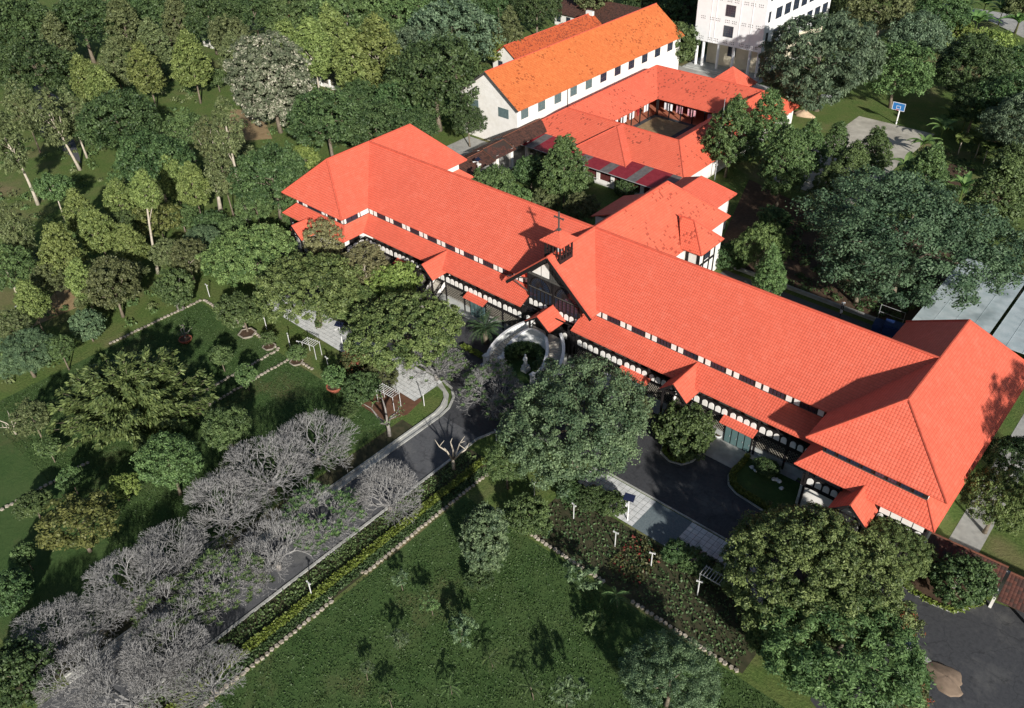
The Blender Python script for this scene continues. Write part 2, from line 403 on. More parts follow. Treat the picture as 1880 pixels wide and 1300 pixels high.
# ------------------------------------------------------------------ ground, roads, paving
gm = MB(); gm.poly([(-700, -300, 0), (300, -300, 0), (300, 700, 0), (-700, 700, 0)])
tag(gm.build('ground', 'grass_ground'), kind='structure')
sheet('lawn', 'lawn_grass', rect(-46.0, 12, -25, 42.0), 0.010)
sheet('lawn', 'lawn_grass', rect(-101.2, -60.5, 2, 44.6), 0.010)
sheet('road', 'asphalt_road', rect(-57.0, -51.2, -30, 54.0), 0.014)
FC = [(-57.0, 49.5), (-57.3, 51.2), (-58.2, 52.8), (-59.6, 53.9), (-61.5, 54.3), (-104, 54.3), (-104, 66.6), (-6.0, 66.6), (-6.0, 54.6), (-38, 54.6), (-46, 54.2), (-49, 53), (-50.8, 51), (-51.2, 49.5)]
sheet('forecourt', 'asphalt', FC, 0.018)
sheet('forecourt', 'asphalt', [(-9, 66.6), (-8.5, 57), (-10.5, 53), (-8, 44), (4, 38), (14, 40), (16, 72), (2, 64.2), (-5, 62.4)], 0.022)
sheet('soil_bed', 'bed_ground', rect(-38.5, -13.5, 42.5, 49.6), 0.012)
sheet('soil_bed', 'bed_ground', rect(-50.9, -46.4, -8, 47.5), 0.012)
sheet('soil_bed', 'bed_ground', rect(-60.2, -58.3, -8, 46), 0.012)
sheet('soil_bed', 'soil_red', [(-66, 44.5), (-61.5, 44.5), (-60.4, 47), (-61, 50), (-66, 50)], 0.014)
sheet('side_path', 'concrete', rect(-5.4, -2.6, 66.8, 100), 0.02)
sheet('back_path', 'asphalt_road', rect(-48, -20, 97.2, 99.0), 0.016)
sheet('dirt_yard', 'soil', rect(-46, -21, 100.8, 128), 0.010)
sheet('dirt_yard', 'soil', [(-52, 104), (-40, 104), (-38, 122), (-60, 128)], 0.014)
sheet('basketball_court', 'court', rect(-57.0, -42.2, 130, 166.8), 0.03)
sheet('dirt_path', 'earth_yard', [(-149.48, 78.72),(-141.93, 86.30),(-155.91, 93.56),(-162.43, 90.48)], 0.012)
sheet('dirt_path', 'earth_yard', [(-114.09, 26.17),(-114.01, 33.20),(-121.43, 38.58),(-122.31, 33.91)], 0.012)
sheet('side_road', 'asphalt_road', [(-180.97, 57.60),(-161.33, 56.55),(-199.37, 70.24),(-215.35, 71.22)], 0.012)
sheet('far_road', 'concrete', [(-78.28, 256.27),(-51.77, 256.25),(-46.44, 237.48),(-64.32, 253.29)], 0.02)
sheet('back_terrace', 'concrete', rect(-112, -99, 96, 111.4), 0.016)
sheet('back_terrace', 'concrete', rect(-104, -78, 158.5, 171.0), 0.016)
sheet('entrance_step', 'concrete', rect(-30.3, -26.0, 63.6, 66.6), 0.10, thick=0.1)
sheet('entrance_step', 'concrete', rect(-44.0, -39.6, 64.2, 66.6), 0.10, thick=0.1)
sheet('building_apron', 'plinth', rect(-90, -20.5, 65.9, 66.95), 0.06, thick=0.06)

def paved(name, x0, x1, y0, y1, dark=None):
    base = sheet(name, 'slab_joint', rect(x0, x1, y0, y1), 0.026)
    nx = round((x1 - x0) / 0.62); ny = round((y1 - y0) / 0.62)
    wx, wy = (x1 - x0) / nx, (y1 - y0) / ny
    key = (round(wx, 3), round(wy, 3))
    me = cached(('slabp', key), lambda: MB().box(-wx / 2 + .02, wx / 2 - .02, -wy / 2 + .02, wy / 2 - .02, -0.03, 0).mesh('slab', 'slab'))
    dk = cached(('slabd', key), lambda: MB().box(-wx / 2 + .004, wx / 2 - .004, -wy / 2 + .004, wy / 2 - .004, -0.03, 0).mesh('slab', 'slab_dark'))
    for i in range(nx):
        for j in range(ny):
            cx, cy = x0 + (i + .5) * wx, y0 + (j + .5) * wy
            d = dark and dark[0] < cx < dark[1]
            place('slab', dk if d else me, base, (cx, cy, 0.036 + rnd.uniform(0, .008)), (rnd.uniform(-.006, .006), rnd.uniform(-.006, .006), 0))
    return base
paved('paved_path', -38.2, -14.6, 49.9, 54.3, dark=(-30.0, -25.8))
paved('paved_path', -96.0, -72.0, 49.9, 54.0)
paved('paved_path', -70.5, -61.5, 49.2, 54.0)

def kerb_line(name, pts, w=0.28, h=0.13, mat='kerb', n=None):
    """a run of kerb stones along a polyline, each stone its own piece"""
    base = MB()
    root = None
    pieces = []
    for a, b in zip(pts, pts[1:]):
        L = math.hypot(b[0] - a[0], b[1] - a[1]); k = max(1, round(L / 1.0))
        for i in range(k):
            pieces.append(((a[0] + (b[0] - a[0]) * i / k, a[1] + (b[1] - a[1]) * i / k), (a[0] + (b[0] - a[0]) * (i + 1) / k, a[1] + (b[1] - a[1]) * (i + 1) / k)))
    root = bpy.data.objects.new(name, None); COL.objects.link(root); root['kind'] = 'structure'
    root.location = (pts[0][0], pts[0][1], 0)
    for a, b in pieces:
        L = math.hypot(b[0] - a[0], b[1] - a[1]); ang = math.atan2(b[1] - a[1], b[0] - a[0])
        Lq = round(L, 2)
        me = cached(('kerb', mat, Lq, w, h), lambda: MB().box(-Lq / 2 + .012, Lq / 2 - .012, -w / 2, w / 2, -0.05, h).mesh('kerb_stone', mat))
        place('kerb_stone', me, root, ((a[0] + b[0]) / 2, (a[1] + b[1]) / 2, rnd.uniform(-.01, .01)), (0, 0, ang))
    return root
KL = [(-57.15, 4.0), (-57.15, 49.3), (-57.4, 51.0), (-58.3, 52.7), (-59.7, 53.8), (-61.6, 54.2)]
kerb_line('kerb', KL)
kerb_line('kerb', [(-58.0, 4.0), (-58.0, 49.2), (-58.3, 50.6), (-59.0, 51.9), (-60.1, 52.8), (-61.6, 53.2)], w=0.24, h=0.16)
sheet('drain_channel', 'kerb', [(-57.3, 4), (-57.3, 49.3), (-57.9, 51.2), (-59.2, 52.8), (-61.6, 53.9), (-61.6, 53.4), (-59.5, 52.4), (-58.4, 50.9), (-57.88, 49.2), (-57.88, 4)], 0.022)
kerb_line('kerb', [(-51.05, 4.0), (-51.05, 49.2), (-50.4, 51.2), (-48.8, 52.8), (-46, 53.9), (-39, 54.5)])
kerb_line('kerb', [(-38, 54.48), (-10, 54.52)], w=0.16, h=0.11)

def edging(label, pts, step=0.50, size=0.48):
    """a row of separate stones bordering a bed"""
    t = thing('stone_edging', label, 'edging', (pts[0][0], pts[0][1], 0), 'rows of edging stones in the garden')
    ms = []
    for k in range(4):
        def mk(k=k):
            r = random.Random(50 + k); mb = MB(); s = size
            mb.lathe([(s * .46, -0.05), (s * .52, 0.05), (s * .48, .16), (s * .34, .20)], 5)
            mb.v = [(x * r.uniform(.8, 1.15), y * r.uniform(.75, 1.1), z * r.uniform(.85, 1.15)) for x, y, z in mb.v]
            return mb.mesh('stone', 'edging_stone')
        ms.append(cached(('stone', size, k), mk))
    for a, b in zip(pts, pts[1:]):
        L = math.hypot(b[0] - a[0], b[1] - a[1]); n = int(L / step)
        for i in range(n):
            f = (i + .5) / n
            place('stone', rnd.choice(ms), t, (a[0] + (b[0] - a[0]) * f + rnd.uniform(-.05, .05), a[1] + (b[1] - a[1]) * f + rnd.uniform(-.05, .05), rnd.uniform(-.03, .02)), (0, 0, rnd.uniform(0, 6.28)))
    return t
edging('row of pale edging stones along the dark hedge at the bottom of the photo', [(-46.3, 9.5), (-46.3, 24.4), (-47.2, 24.4)])
edging('row of pale edging stones along the hedge, upper stretch beside the avenue', [(-47.0, 28.3), (-46.4, 28.3), (-46.4, 45.9)])
edging('row of edging stones of the flower bed below the big blue-green tree', [(-38.5, 42.5), (-28.0, 42.5)])
edging('row of edging stones of the flower bed left of the huge mango tree', [(-25.0, 42.4), (-13.8, 42.4)])
edging('row of edging stones beside the planters on the left lawn', [(-101.4, 45.2), (-83.0, 45.0), (-83.0, 31.0)])
edging('row of edging stones on the right side of the grass path, left garden', [(-76.0, 45.1), (-80.2, 45.1), (-80.2, 30.5)])
edging('row of edging stones by the old twisted trunk on the left lawn', [(-101.5, 45.0), (-101.8, 31.0)])
edging('row of edging stones at the left edge of the photo', [(-82.44, 8.60),(-82.25, 13.20),(-82.14, 18.44)])

def hedge(name, label, x0, x1, y0, y1, h, mat, n, leaf=0.16, cat='hedge', curve=None):
    r = np.random.default_rng(abs(hash((round(x0), round(y0)))) % 10000 + 3)
    P = np.stack([r.uniform(x0, x1, n), r.uniform(y0, y1, n), r.uniform(.1, 1, n) ** .6 * h], 1)
    if curve is not None: P[:, :2] = curve(r, n)
    N = r.normal(size=(n, 3)); N[:, 2] = np.abs(N[:, 2]) + .6
    me = leaf_mesh(name, P, N, r.uniform(.6, 1.3, n) * leaf, r.uniform(0, 1, n), mat, r)
    off = P.mean(0); off[2] = 0
    co = np.empty(len(me.vertices) * 3, dtype=np.float32); me.vertices.foreach_get('co', co)
    co = co.reshape(-1, 3) - off.astype(np.float32); me.vertices.foreach_set('co', co.ravel())
    o = bpy.data.objects.new(name, me); COL.objects.link(o); o.location = tuple(float(v) for v in off)
    return tag(o, label, cat)
def leaf_mesh(name, P, N, S, tint, mat, r, elong=1.7, T=None):
    """many small leaf faces as one mesh"""
    n = len(P)
    N = N / np.maximum(np.linalg.norm(N, axis=1, keepdims=True), 1e-9)
    if T is None: T = r.normal(size=(n, 3))
    T = T - N * (T * N).sum(1, keepdims=True); T /= np.maximum(np.linalg.norm(T, axis=1, keepdims=True), 1e-9)
    Bn = np.cross(N, T); s = S[:, None]
    fold = N * s * .18
    V = np.stack([P - T * s * .5 * elong - fold, P + Bn * s * .5, P + T * s * .5 * elong - fold, P - Bn * s * .5], 1).reshape(-1, 3)
    me = bpy.data.meshes.new(name)
    me.vertices.add(4 * n); me.vertices.foreach_set('co', V.astype(np.float32).ravel())
    me.loops.add(4 * n); me.loops.foreach_set('vertex_index', np.arange(4 * n, dtype=np.int32))
    me.polygons.add(n); me.polygons.foreach_set('loop_start', np.arange(0, 4 * n, 4, dtype=np.int32))
    me.polygons.foreach_set('loop_total', np.full(n, 4, dtype=np.int32))
    me.update(calc_edges=True)
    a = me.attributes.new('tint', 'FLOAT', 'FACE'); a.data.foreach_set('value', np.clip(tint, 0, 1).astype(np.float32))
    if mat: me.materials.append(MATS[mat])
    return me

# ------------------------------------------------------------------ building parts
def arch_mesh(w, h, d=0.08, mat='plaster'):
    def mk():
        mb = MB(); pts = [(-w / 2, 0), (w / 2, 0), (w / 2, h * .62)]
        for k in range(1, 6):
            a = PI * k / 6; pts.append((w / 2 * math.cos(a), h * .62 + h * .38 * math.sin(a)))
        pts.append((-w / 2, h * .62)); n = len(pts)
        mb.v = [(x, -d / 2, z) for x, z in pts] + [(x, d / 2, z) for x, z in pts]
        mb.f = [tuple(range(n)), tuple(range(n, 2 * n))[::-1]] + [(i, n + i, n + (i + 1) % n, (i + 1) % n) for i in range(n)]
        return mb.mesh('panel', mat)
    return cached(('arch', w, h, d, mat), mk)
def window(parent, x, y, z, w, h, frame='timber', pane='glass', cols=2, rows=2, rot=0.0, t=0.07, depth=0.10):
    """a framed window centred on (x, y) with its sill at z, facing -Y when rot is 0"""
    def mkf():
        mb = MB(); d = depth / 2
        mb.box(-w / 2, -w / 2 + t, -d, d, 0, h).box(w / 2 - t, w / 2, -d, d, 0, h)
        mb.box(-w / 2 + t, w / 2 - t, -d, d, 0, t).box(-w / 2 + t, w / 2 - t, -d, d, h - t, h)
        for i in range(1, cols): c = -w / 2 + w * i / cols; mb.box(c - t * .3, c + t * .3, -d * .8, d * .8, t, h - t)
        for j in range(1, rows): c = h * j / rows; mb.box(-w / 2 + t, w / 2 - t, -d * .7, d * .7, c - t * .3, c + t * .3)
        return mb.mesh('window', frame)
    def mkp(): return MB().box(-w / 2 + t * .9, w / 2 - t * .9, -.012, .012, t * .9, h - t * .9).mesh('pane', pane)
    o = place('window', cached(('wf', w, h, frame, cols, rows, t, depth), mkf), parent, (x, y, z), (0, 0, rot))
    p = bpy.data.objects.new('pane', cached(('wp', w, h, pane, t), mkp)); COL.objects.link(p); p.parent = o
    return o
def ridge_caps(parent, lines, mat='ridge_red', r=0.13):
    for a, b in lines:
        MB().tube([a, b], r, 6).build('ridge_cap', mat, parent)
def gable_roof(mb, x0, x1, xr, y0, y1, ze, zr, thick=.14):
    mb.slab([(x0, y0, ze), (xr, y0, zr), (xr, y1, zr), (x0, y1, ze)], thick)
    mb.slab([(xr, y0, zr), (x1, y0, ze), (x1, y1, ze), (xr, y1, zr)], thick)
def hip_roof(mb, x0, x1, y0, y1, ze, xr, yr0, yr1, zr, thick=.14):
    mb.slab([(x0, y0, ze), (x1, y0, ze), (xr, yr0, zr)], thick)
    mb.slab([(x1, y0, ze), (x1, y1, ze), (xr, yr1, zr), (xr, yr0, zr)], thick)
    mb.slab([(x1, y1, ze), (x0, y1, ze), (xr, yr1, zr)], thick)
    mb.slab([(x0, y1, ze), (x0, y0, ze), (xr, yr0, zr), (xr, yr1, zr)], thick)

# ================================================================== the main building
XC = -55.3
B = thing('main_building', 'long half-timbered building with bright red hipped roofs and black timber galleries', 'building', (XC, 76.3, 0))
ZE, ZR, YR = 8.8, 14.3, 76.3
LP = dict(x0=-104.8, x1=-90.65, y0=63.45, y1=89.4, xr=-98.4, r0=68.1, r1=84.8)
RP = dict(x0=-19.7, x1=-6.22, y0=63.55, y1=89.0, xr=-12.9, r0=68.3, r1=84.7)
# main range roof, front and back slope in one, running under the end pavilions
mb = MB()
mb.slab([(LP['xr'], 68.4, ZE), (RP['xr'], 68.4, ZE), (RP['xr'], YR, ZR - .02), (LP['xr'], YR, ZR - .02)])
mb.slab([(LP['xr'], YR, ZR - .02), (RP['xr'], YR, ZR - .02), (RP['xr'], 84.2, ZE), (LP['xr'], 84.2, ZE)])
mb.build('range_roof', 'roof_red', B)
for p in (LP, RP):
    mb = MB(); hip_roof(mb, p['x0'], p['x1'], p['y0'], p['y1'], ZE, p['xr'], p['r0'], p['r1'], ZR)
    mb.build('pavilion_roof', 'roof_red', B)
    a, b_ = (p['xr'], p['r0'], ZR), (p['xr'], p['r1'], ZR)
    ridge_caps(B, [(a, b_), (a, (p['x0'], p['y0'], ZE)), (a, (p['x1'], p['y0'], ZE)), (b_, (p['x0'], p['y1'], ZE)), (b_, (p['x1'], p['y1'], ZE))], r=.14)
ridge_caps(B, [((LP['xr'], YR, ZR), (RP['xr'], YR, ZR))], r=.14)
# central transept (gable to the front, hip at the back)
GS = (ZR - 8.46) / 6.75
mb = MB()
zN = ZR - GS * 6.8
for s in (-1, 1):
    mb.slab([(XC, 66.9, ZR), (XC + s * 6.75, 66.9, 8.46), (XC + s * 6.75, 77.5, 8.46), (XC, 77.5, ZR)])
mb.build('gable_roof', 'roof_red', B)
mb = MB()
for s in (-1, 1):
    mb.slab([(XC, 77.5, ZR), (XC + s * 6.75, 77.5, 8.46), (XC + s * 6.75, 99.4, 8.46), (XC, 92.8, ZR)])
mb.slab([(XC - 6.75, 99.4, 8.46), (XC + 6.75, 99.4, 8.46), (XC, 92.8, ZR)])
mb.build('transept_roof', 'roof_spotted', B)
ridge_caps(B, [((XC, 66.9, ZR + .02), (XC, 92.8, ZR + .02)), ((XC, 92.8, ZR), (XC + 6.75, 99.4, 8.46)), ((XC, 92.8, ZR), (XC - 6.75, 99.4, 8.46))], r=.14)
ridge_caps(B, [((XC, 66.95, ZR), (XC + 6.75, 66.95, 8.46)), ((XC, 66.95, ZR), (XC - 6.75, 66.95, 8.46))], r=.12)
MB().bar((XC, 66.86, ZR - .35), (XC + 6.75, 66.86, 8.46 - .35), .10, .42).bar((XC, 66.86, ZR - .35), (XC - 6.75, 66.86, 8.46 - .35), .10, .42).build('bargeboard', 'timber', B)
# small hipped wing on the transept's east side
mb = MB()
mb.slab([(-51.2, 89.8, 11.7), (-48.9, 89.8, 11.7), (-45.7, 87.0, 8.8), (-48.9, 87.0, 8.8)])
mb.slab([(-48.9, 89.8, 11.7), (-45.7, 92.7, 8.8), (-45.7, 87.0, 8.8)])
mb.slab([(-51.2, 89.8, 11.7), (-48.9, 92.7, 8.8), (-45.7, 92.7, 8.8), (-48.9, 89.8, 11.7)])
mb.build('wing_roof', 'roof_spotted', B)
ridge_caps(B, [((-51.4, 89.8, 11.72), (-48.9, 89.8, 11.72)), ((-48.9, 89.8, 11.72), (-45.7, 87.0, 8.8)), ((-48.9, 89.8, 11.72), (-45.7, 92.7, 8.8))], r=.1)
MB().box(-50, -46.5, 87.7, 92.0, 0, 8.75).build('wing_wall', 'plaster', B)
for x in (-48.2, -46.48): MB().box(x - .22, x + .22, 87.63, 87.7, 0, 8.6).build('timber_post', 'timber', B)
MB().box(-47.9, -46.75, 87.6, 87.68, 6.2, 6.5).build('timber_beam', 'timber', B)
MB().box(-46.5, -46.42, 87.7, 92.0, 6.2, 6.55).build('timber_beam', 'timber', B)
for y in (89.1, 90.6, 91.9): MB().box(-46.5, -46.43, y - .14, y + .14, 0, 8.6).build('timber_post', 'timber', B)
window(B, -46.46, 89.9, 6.8, 1.3, 1.5, rot=PI / 2)
# low hall behind, with its own hip
mb = MB(); hip_roof(mb, -63, -53.5, 95, 110.7, 6.0, -58.2, 98.5, 107.4, 8.8); mb.build('hall_roof', 'roof_red', B)
ridge_caps(B, [((-58.2, 98.5, 8.8), (-58.2, 107.4, 8.8)), ((-58.2, 107.4, 8.8), (-53.5, 110.7, 6.0))], r=.1)
MB().box(-62.2, -54.3, 98, 109.9, 0, 6.0).build('hall_wall', 'plaster', B)
# lean-to on the west side of the transept
mb = MB(); mb.slab([(-66.4, 90.5, 6.3), (-61.5, 90.5, 8.3), (-61.5, 98.8, 8.3), (-66.4, 98.8, 6.3)]); mb.build('lean_to_roof', 'roof_red', B)
MB().box(-65.9, -62, 91, 98.4, 0, 6.3).build('lean_to_wall', 'plaster', B)

# walls behind the galleries: white plaster with black timber
MB().box(-91.5, -18.3, 69.2, 83.4, 0, 8.9).build('range_wall', 'plaster', B)
MB().box(XC - 6.2, XC + 6.2, 83.4, 98.7, 0, 8.5).build('transept_wall', 'plaster', B)
for p, (a, b_) in ((LP, (-102.7, -91.6)), (RP, (-18.1, -7.9))):
    MB().box(a, b_, 64.45, 88.4, 0, 8.95).build('pavilion_wall', 'plaster', B)

# upper window band along the main range: dark rails, pairs of white panels, groups of four casements
YW = 69.2
def band(x0, x1, y, z0, z1, bay=3.56, sgn=-1, phase=0.0):
    MB().box(x0, x1, y - .05, y - .004, z0 - .25, z0).build('timber_beam', 'timber_grey', B)
    MB().box(x0, x1, y - .06, y - .004, z1, z1 + .5).build('timber_beam', 'timber', B)
    MB().box(x0, x1, y - .03, y - .002, z0, z1).build('timber_board', 'timber', B)
    n = int((x1 - x0) / bay + .01); x = x0 + phase
    while x + 0.9 < x1:
        for k in range(2):
            if x + k * .86 + .72 < x1:
                box_part('panel', 'plaster', B, x + k * .92, x + k * .92 + .62, y - .10, y - .03, z0 + .03, z1 - .02)
        for k in range(4):
            cx = x + 1.86 + k * .43
            if cx + .25 < x1: window(B, cx, y - .07, z0 + .04, .40, z1 - z0 - .06, cols=2, rows=3, t=.05, depth=.06)
        x += bay
band(-91.5, -60.4, YW, 7.3, 8.35, phase=.25)
band(-49.9, -18.9, YW, 7.3, 8.35, phase=.55)
for x0, x1 in ((-102.7, -91.6), (-18.1, -7.9)):
    y = 64.45
    MB().box(x0, x1, y - .05, y - .004, 7.15, 7.4).build('timber_beam', 'timber_grey', B)
    MB().box(x0, x1, y - .03, y - .002, 7.4, 8.8).build('timber_board', 'timber', B)
    if x0 < -50:
        for cx, w in ((x0 + .25, .3), (x0 + 1.7, .3), (x0 + 2.3, .5), (x0 + 6.4, .6), (x0 + 7.2, .3), (x0 + 9.4, .3), (x1 - .3, .35)):
            box_part('panel', 'plaster', B, cx - w / 2, cx + w / 2, y - .1, y - .03, 7.42, 8.4)
        for cx in (x0 + 1.0, x0 + 3.4, x0 + 4.6, x0 + 5.5, x0 + 8.3): window(B, cx, y - .07, 7.44, 1.0, 1.0, cols=4, rows=2, t=.06, depth=.06)
    else:
        for k in range(8): window(B, x0 + .8 + k * 1.22, y - .07, 7.44, .95, 1.0, cols=3, rows=2, t=.06, depth=.06)
# side band of the left pavilion, facing the court
MB().box(-91.6, -91.55, 64.45, 69.2, 7.15, 7.4).build('timber_beam', 'timber_grey', B)
MB().box(-91.6, -91.56, 64.5, 69.2, 7.4, 8.8).build('timber_board', 'timber', B)
box_part('panel', 'plaster', B, -91.57, -91.5, 64.55, 64.85, 7.42, 8.4)
box_part('panel', 'plaster', B, -91.57, -91.5, 67.1, 67.4, 7.42, 8.4)
box_part('panel', 'plaster', B, -91.57, -91.5, 67.6, 69.1, 7.42, 8.4)
for cy in (65.4, 66.4): window(B, -91.52, cy, 7.44, .95, .98, cols=3, rows=2, rot=PI / 2, t=.06, depth=.06)

# gallery roofs
def gallery_roof(x0, x1):
    mb = MB(); mb.slab([(x0, 66.4, 5.75), (x1, 66.4, 5.75), (x1, 69.2, 7.22), (x0, 69.2, 7.22)], .10); mb.build('gallery_roof', 'roof_red', B)
gallery_roof(-91.5, -59.3); gallery_roof(-51.2, -18.2)
for p, a, b_ in ((LP, -102.7, -91.6), (RP, -18.1, -7.9)):
    e0, e1 = (-104.5, -89.95) if p is LP else (-19.9, -6.18)
    yb, yw, zt = 62.65, 64.45, 7.3
    mb = MB()
    mb.slab([(e0, yb, 5.75), (e1, yb, 5.75), (b_, yw, zt), (a, yw, zt)], .10)
    mb.slab([(e1, yb, 5.75), (e1, 90.2, 5.75), (b_, 88.4, zt), (b_, yw, zt)], .10)
    mb.slab([(e0, 90.2, 5.75), (e0, yb, 5.75), (a, yw, zt), (a, 88.4, zt)], .10)
    mb.build('gallery_roof', 'roof_red', B)
    ridge_caps(B, [((e0, yb, 5.76), (a, yw, zt)), ((e1, yb, 5.76), (b_, yw, zt))], r=.09)

# gallery fronts
YF = 67.02
BAY = 3.54
def gallery(x0, x1, y, phase, skip=(), lat=True):
    """parapet of arched white panels on a black frame, posts, braces, lattice and plinth below"""
    MB().box(x0, x1, y - .06, y + .10, 3.05, 3.52).build('timber_beam', 'timber', B)
    MB().box(x0, x1, y - .07, y + .09, 4.47, 4.62).build('rail', 'timber', B)
    MB().box(x0, x1, y - .02, y + .05, 3.52, 4.47).build('parapet_board', 'timber', B)
    MB().box(x0, x1, y - .03, y + .10, 5.78, 5.9).build('timber_beam', 'timber', B)
    MB().box(x0, x1, y + .10, (69.18 if y > 66 else y + 1.2), 3.1, 3.3).build('gallery_floor', 'timber_grey', B)
    MB().box(x0, x1, y - .04, y + .25, 0, 1.12).build('plinth', 'plinth', B)
    MB().box(x0, x1, y + .30, y + .40, 1.1, 3.1).build('screen_board', 'timber', B)
    arch = arch_mesh(.63, .84)
    x = x0 + phase
    while x > x0 + .01: x -= BAY
    while x < x1:
        if x > x0 - .02:
            box_part('post', 'timber', B, x - .11, x + .11, y - .09, y + .13, 0, 5.6)
            if x + BAY < x1 + .3 and y > 66:
                MB().bar((x + .15, y + .06, 4.62), (x + 1.6, y + .06, 5.5), .12, .10).build('brace', 'timber', B) if (round(x) % 2) else MB().bar((x + 1.3, y + .06, 5.5), (x + 2.3, y + .06, 4.62), .12, .10).build('brace', 'timber', B)
        for k in range(4):
            cx = x + .11 + (BAY - .22) * (k + .5) / 4
            if x0 + .35 < cx < x1 - .35 and not any(a < cx < b for a, b in skip):
                place('panel', arch, B, (cx, y - .06, 3.58))
        if lat:
            l0, l1 = max(x + .14, x0), min(x + BAY - .14, x1)
            if l1 - l0 > 1.0: lattice(l0, l1, y, 1.14, 3.03)
        x += BAY
def lattice(x0, x1, y, z0, z1):
    mb = MB(); s = .40; h = z1 - z0; x = x0 - h
    while x < x1:
        for sg in (1, -1):
            a0, a1 = x, x + h
            lo, hi = max(a0, x0), min(a1, x1)
            if hi - lo > .1:
                f0, f1 = (lo - a0) / h, (hi - a0) / h
                if sg < 0: f0, f1 = 1 - f0, 1 - f1
                mb.bar((lo, y + .03 * sg, z0 + h * f0), (hi, y + .03 * sg, z0 + h * f1), .045, .03)
        x += s
    tag(mb.build('lattice', 'lattice_paint', B), kind='stuff')
gallery(-90.4, -59.4, YF, 2.6)
gallery(-51.2, -19.0, YF, .5)
gallery(-59.4, -51.2, YF + .02, .35, skip=((-57.3, -53.3),), lat=False)
gallery(-103.8, -90.6, 63.2, .4, lat=False)
gallery(-19.0, -6.9, 63.2, .4, lat=False)
MB().box(-19.0, -6.9, 63.28, 63.34, 1.1, 3.05).build('ground_wall', 'plaster', B)
MB().box(-103.8, -90.6, 63.28, 63.34, 1.1, 3.05).build('ground_wall', 'plaster', B)
# white infill panels above the parapet near the right pavilion's corner
for k in range(4): box_part('panel', 'plaster', B, -11.2 + k * 1.05, -10.25 + k * 1.05, 63.0, 63.12, 4.65, 5.4)
# return side of the left pavilion gallery, facing the court
MB().box(-90.62, -90.5, 63.2, 67.0, 3.05, 3.5).build('timber_beam', 'timber', B)
MB().box(-90.6, -90.52, 63.2, 67.0, 3.5, 4.47).build('parapet_board', 'timber', B)
MB().box(-90.62, -90.5, 63.2, 67.0, 4.47, 4.62).build('rail', 'timber', B)
for k in range(3): place('panel', arch_mesh(.98, .86), B, (-90.5, 64.0 + k * 1.12, 3.56), (0, 0, PI / 2))
box_part('panel', 'plaster', B, -90.58, -90.5, 63.3, 64.1, 4.66, 5.7); box_part('panel', 'plaster', B, -90.58, -90.5, 66.1, 66.9, 4.66, 5.7)
MB().box(-90.6, -90.54, 64.1, 66.1, 4.62, 5.7).build('timber_board', 'timber', B)
MB().box(-90.8, -90.6, 63.3, 67.0, 0, 3.05).build('ground_wall', 'plaster', B)
# right side of the right pavilion
MB().box(-7.0, -6.9, 63.3, 89.0, 0, 3.1).build('ground_wall', 'plaster', B)
MB().box(-6.95, -6.85, 63.2, 89.0, 3.1, 4.6).build('parapet_board', 'timber', B)

# doors under small tiled canopies
def door_canopy(x0, x1, door=True):
    mb = MB(); mb.slab([(x0, 65.9, 3.28), (x1, 65.9, 3.28), (x1 + .02, 66.94, 3.72), (x0 - .02, 66.94, 3.72)], .08); mb.build('door_canopy', 'roof_red', B)
    for x in (x0 + .3, x1 - .3): MB().bar((x, 66.9, 2.4), (x, 66.1, 3.2), .08).build('canopy_bracket', 'timber', B)
    if door:
        w = (x1 - x0 - .9) / 4
        MB().box(x0 + .35, x1 - .35, 66.86, 66.97, .05, 2.95).build('door_frame', 'timber', B)
        for k in range(4):
            d = box_part('door', 'glass_pale', B, x0 + .5 + k * w, x0 + .36 + (k + 1) * w, 66.80, 66.86, .15, 2.4)
            h = bpy.data.objects.new('handle', cached('dh', lambda: MB().box(-.02, .02, -.06, 0, .95, 1.15).mesh('handle', 'grey_metal'))); COL.objects.link(h); h.parent = d; h.location = (w / 2 - .15, -.03, 0)
door_canopy(-29.95, -25.85); door_canopy(-43.8, -39.6); door_canopy(-69.3, -65.6); door_canopy(-83.4, -79.7)
box_part('notice_board', 'poster', B, -45.9, -44.1, 66.9, 66.96, .3, 1.4)

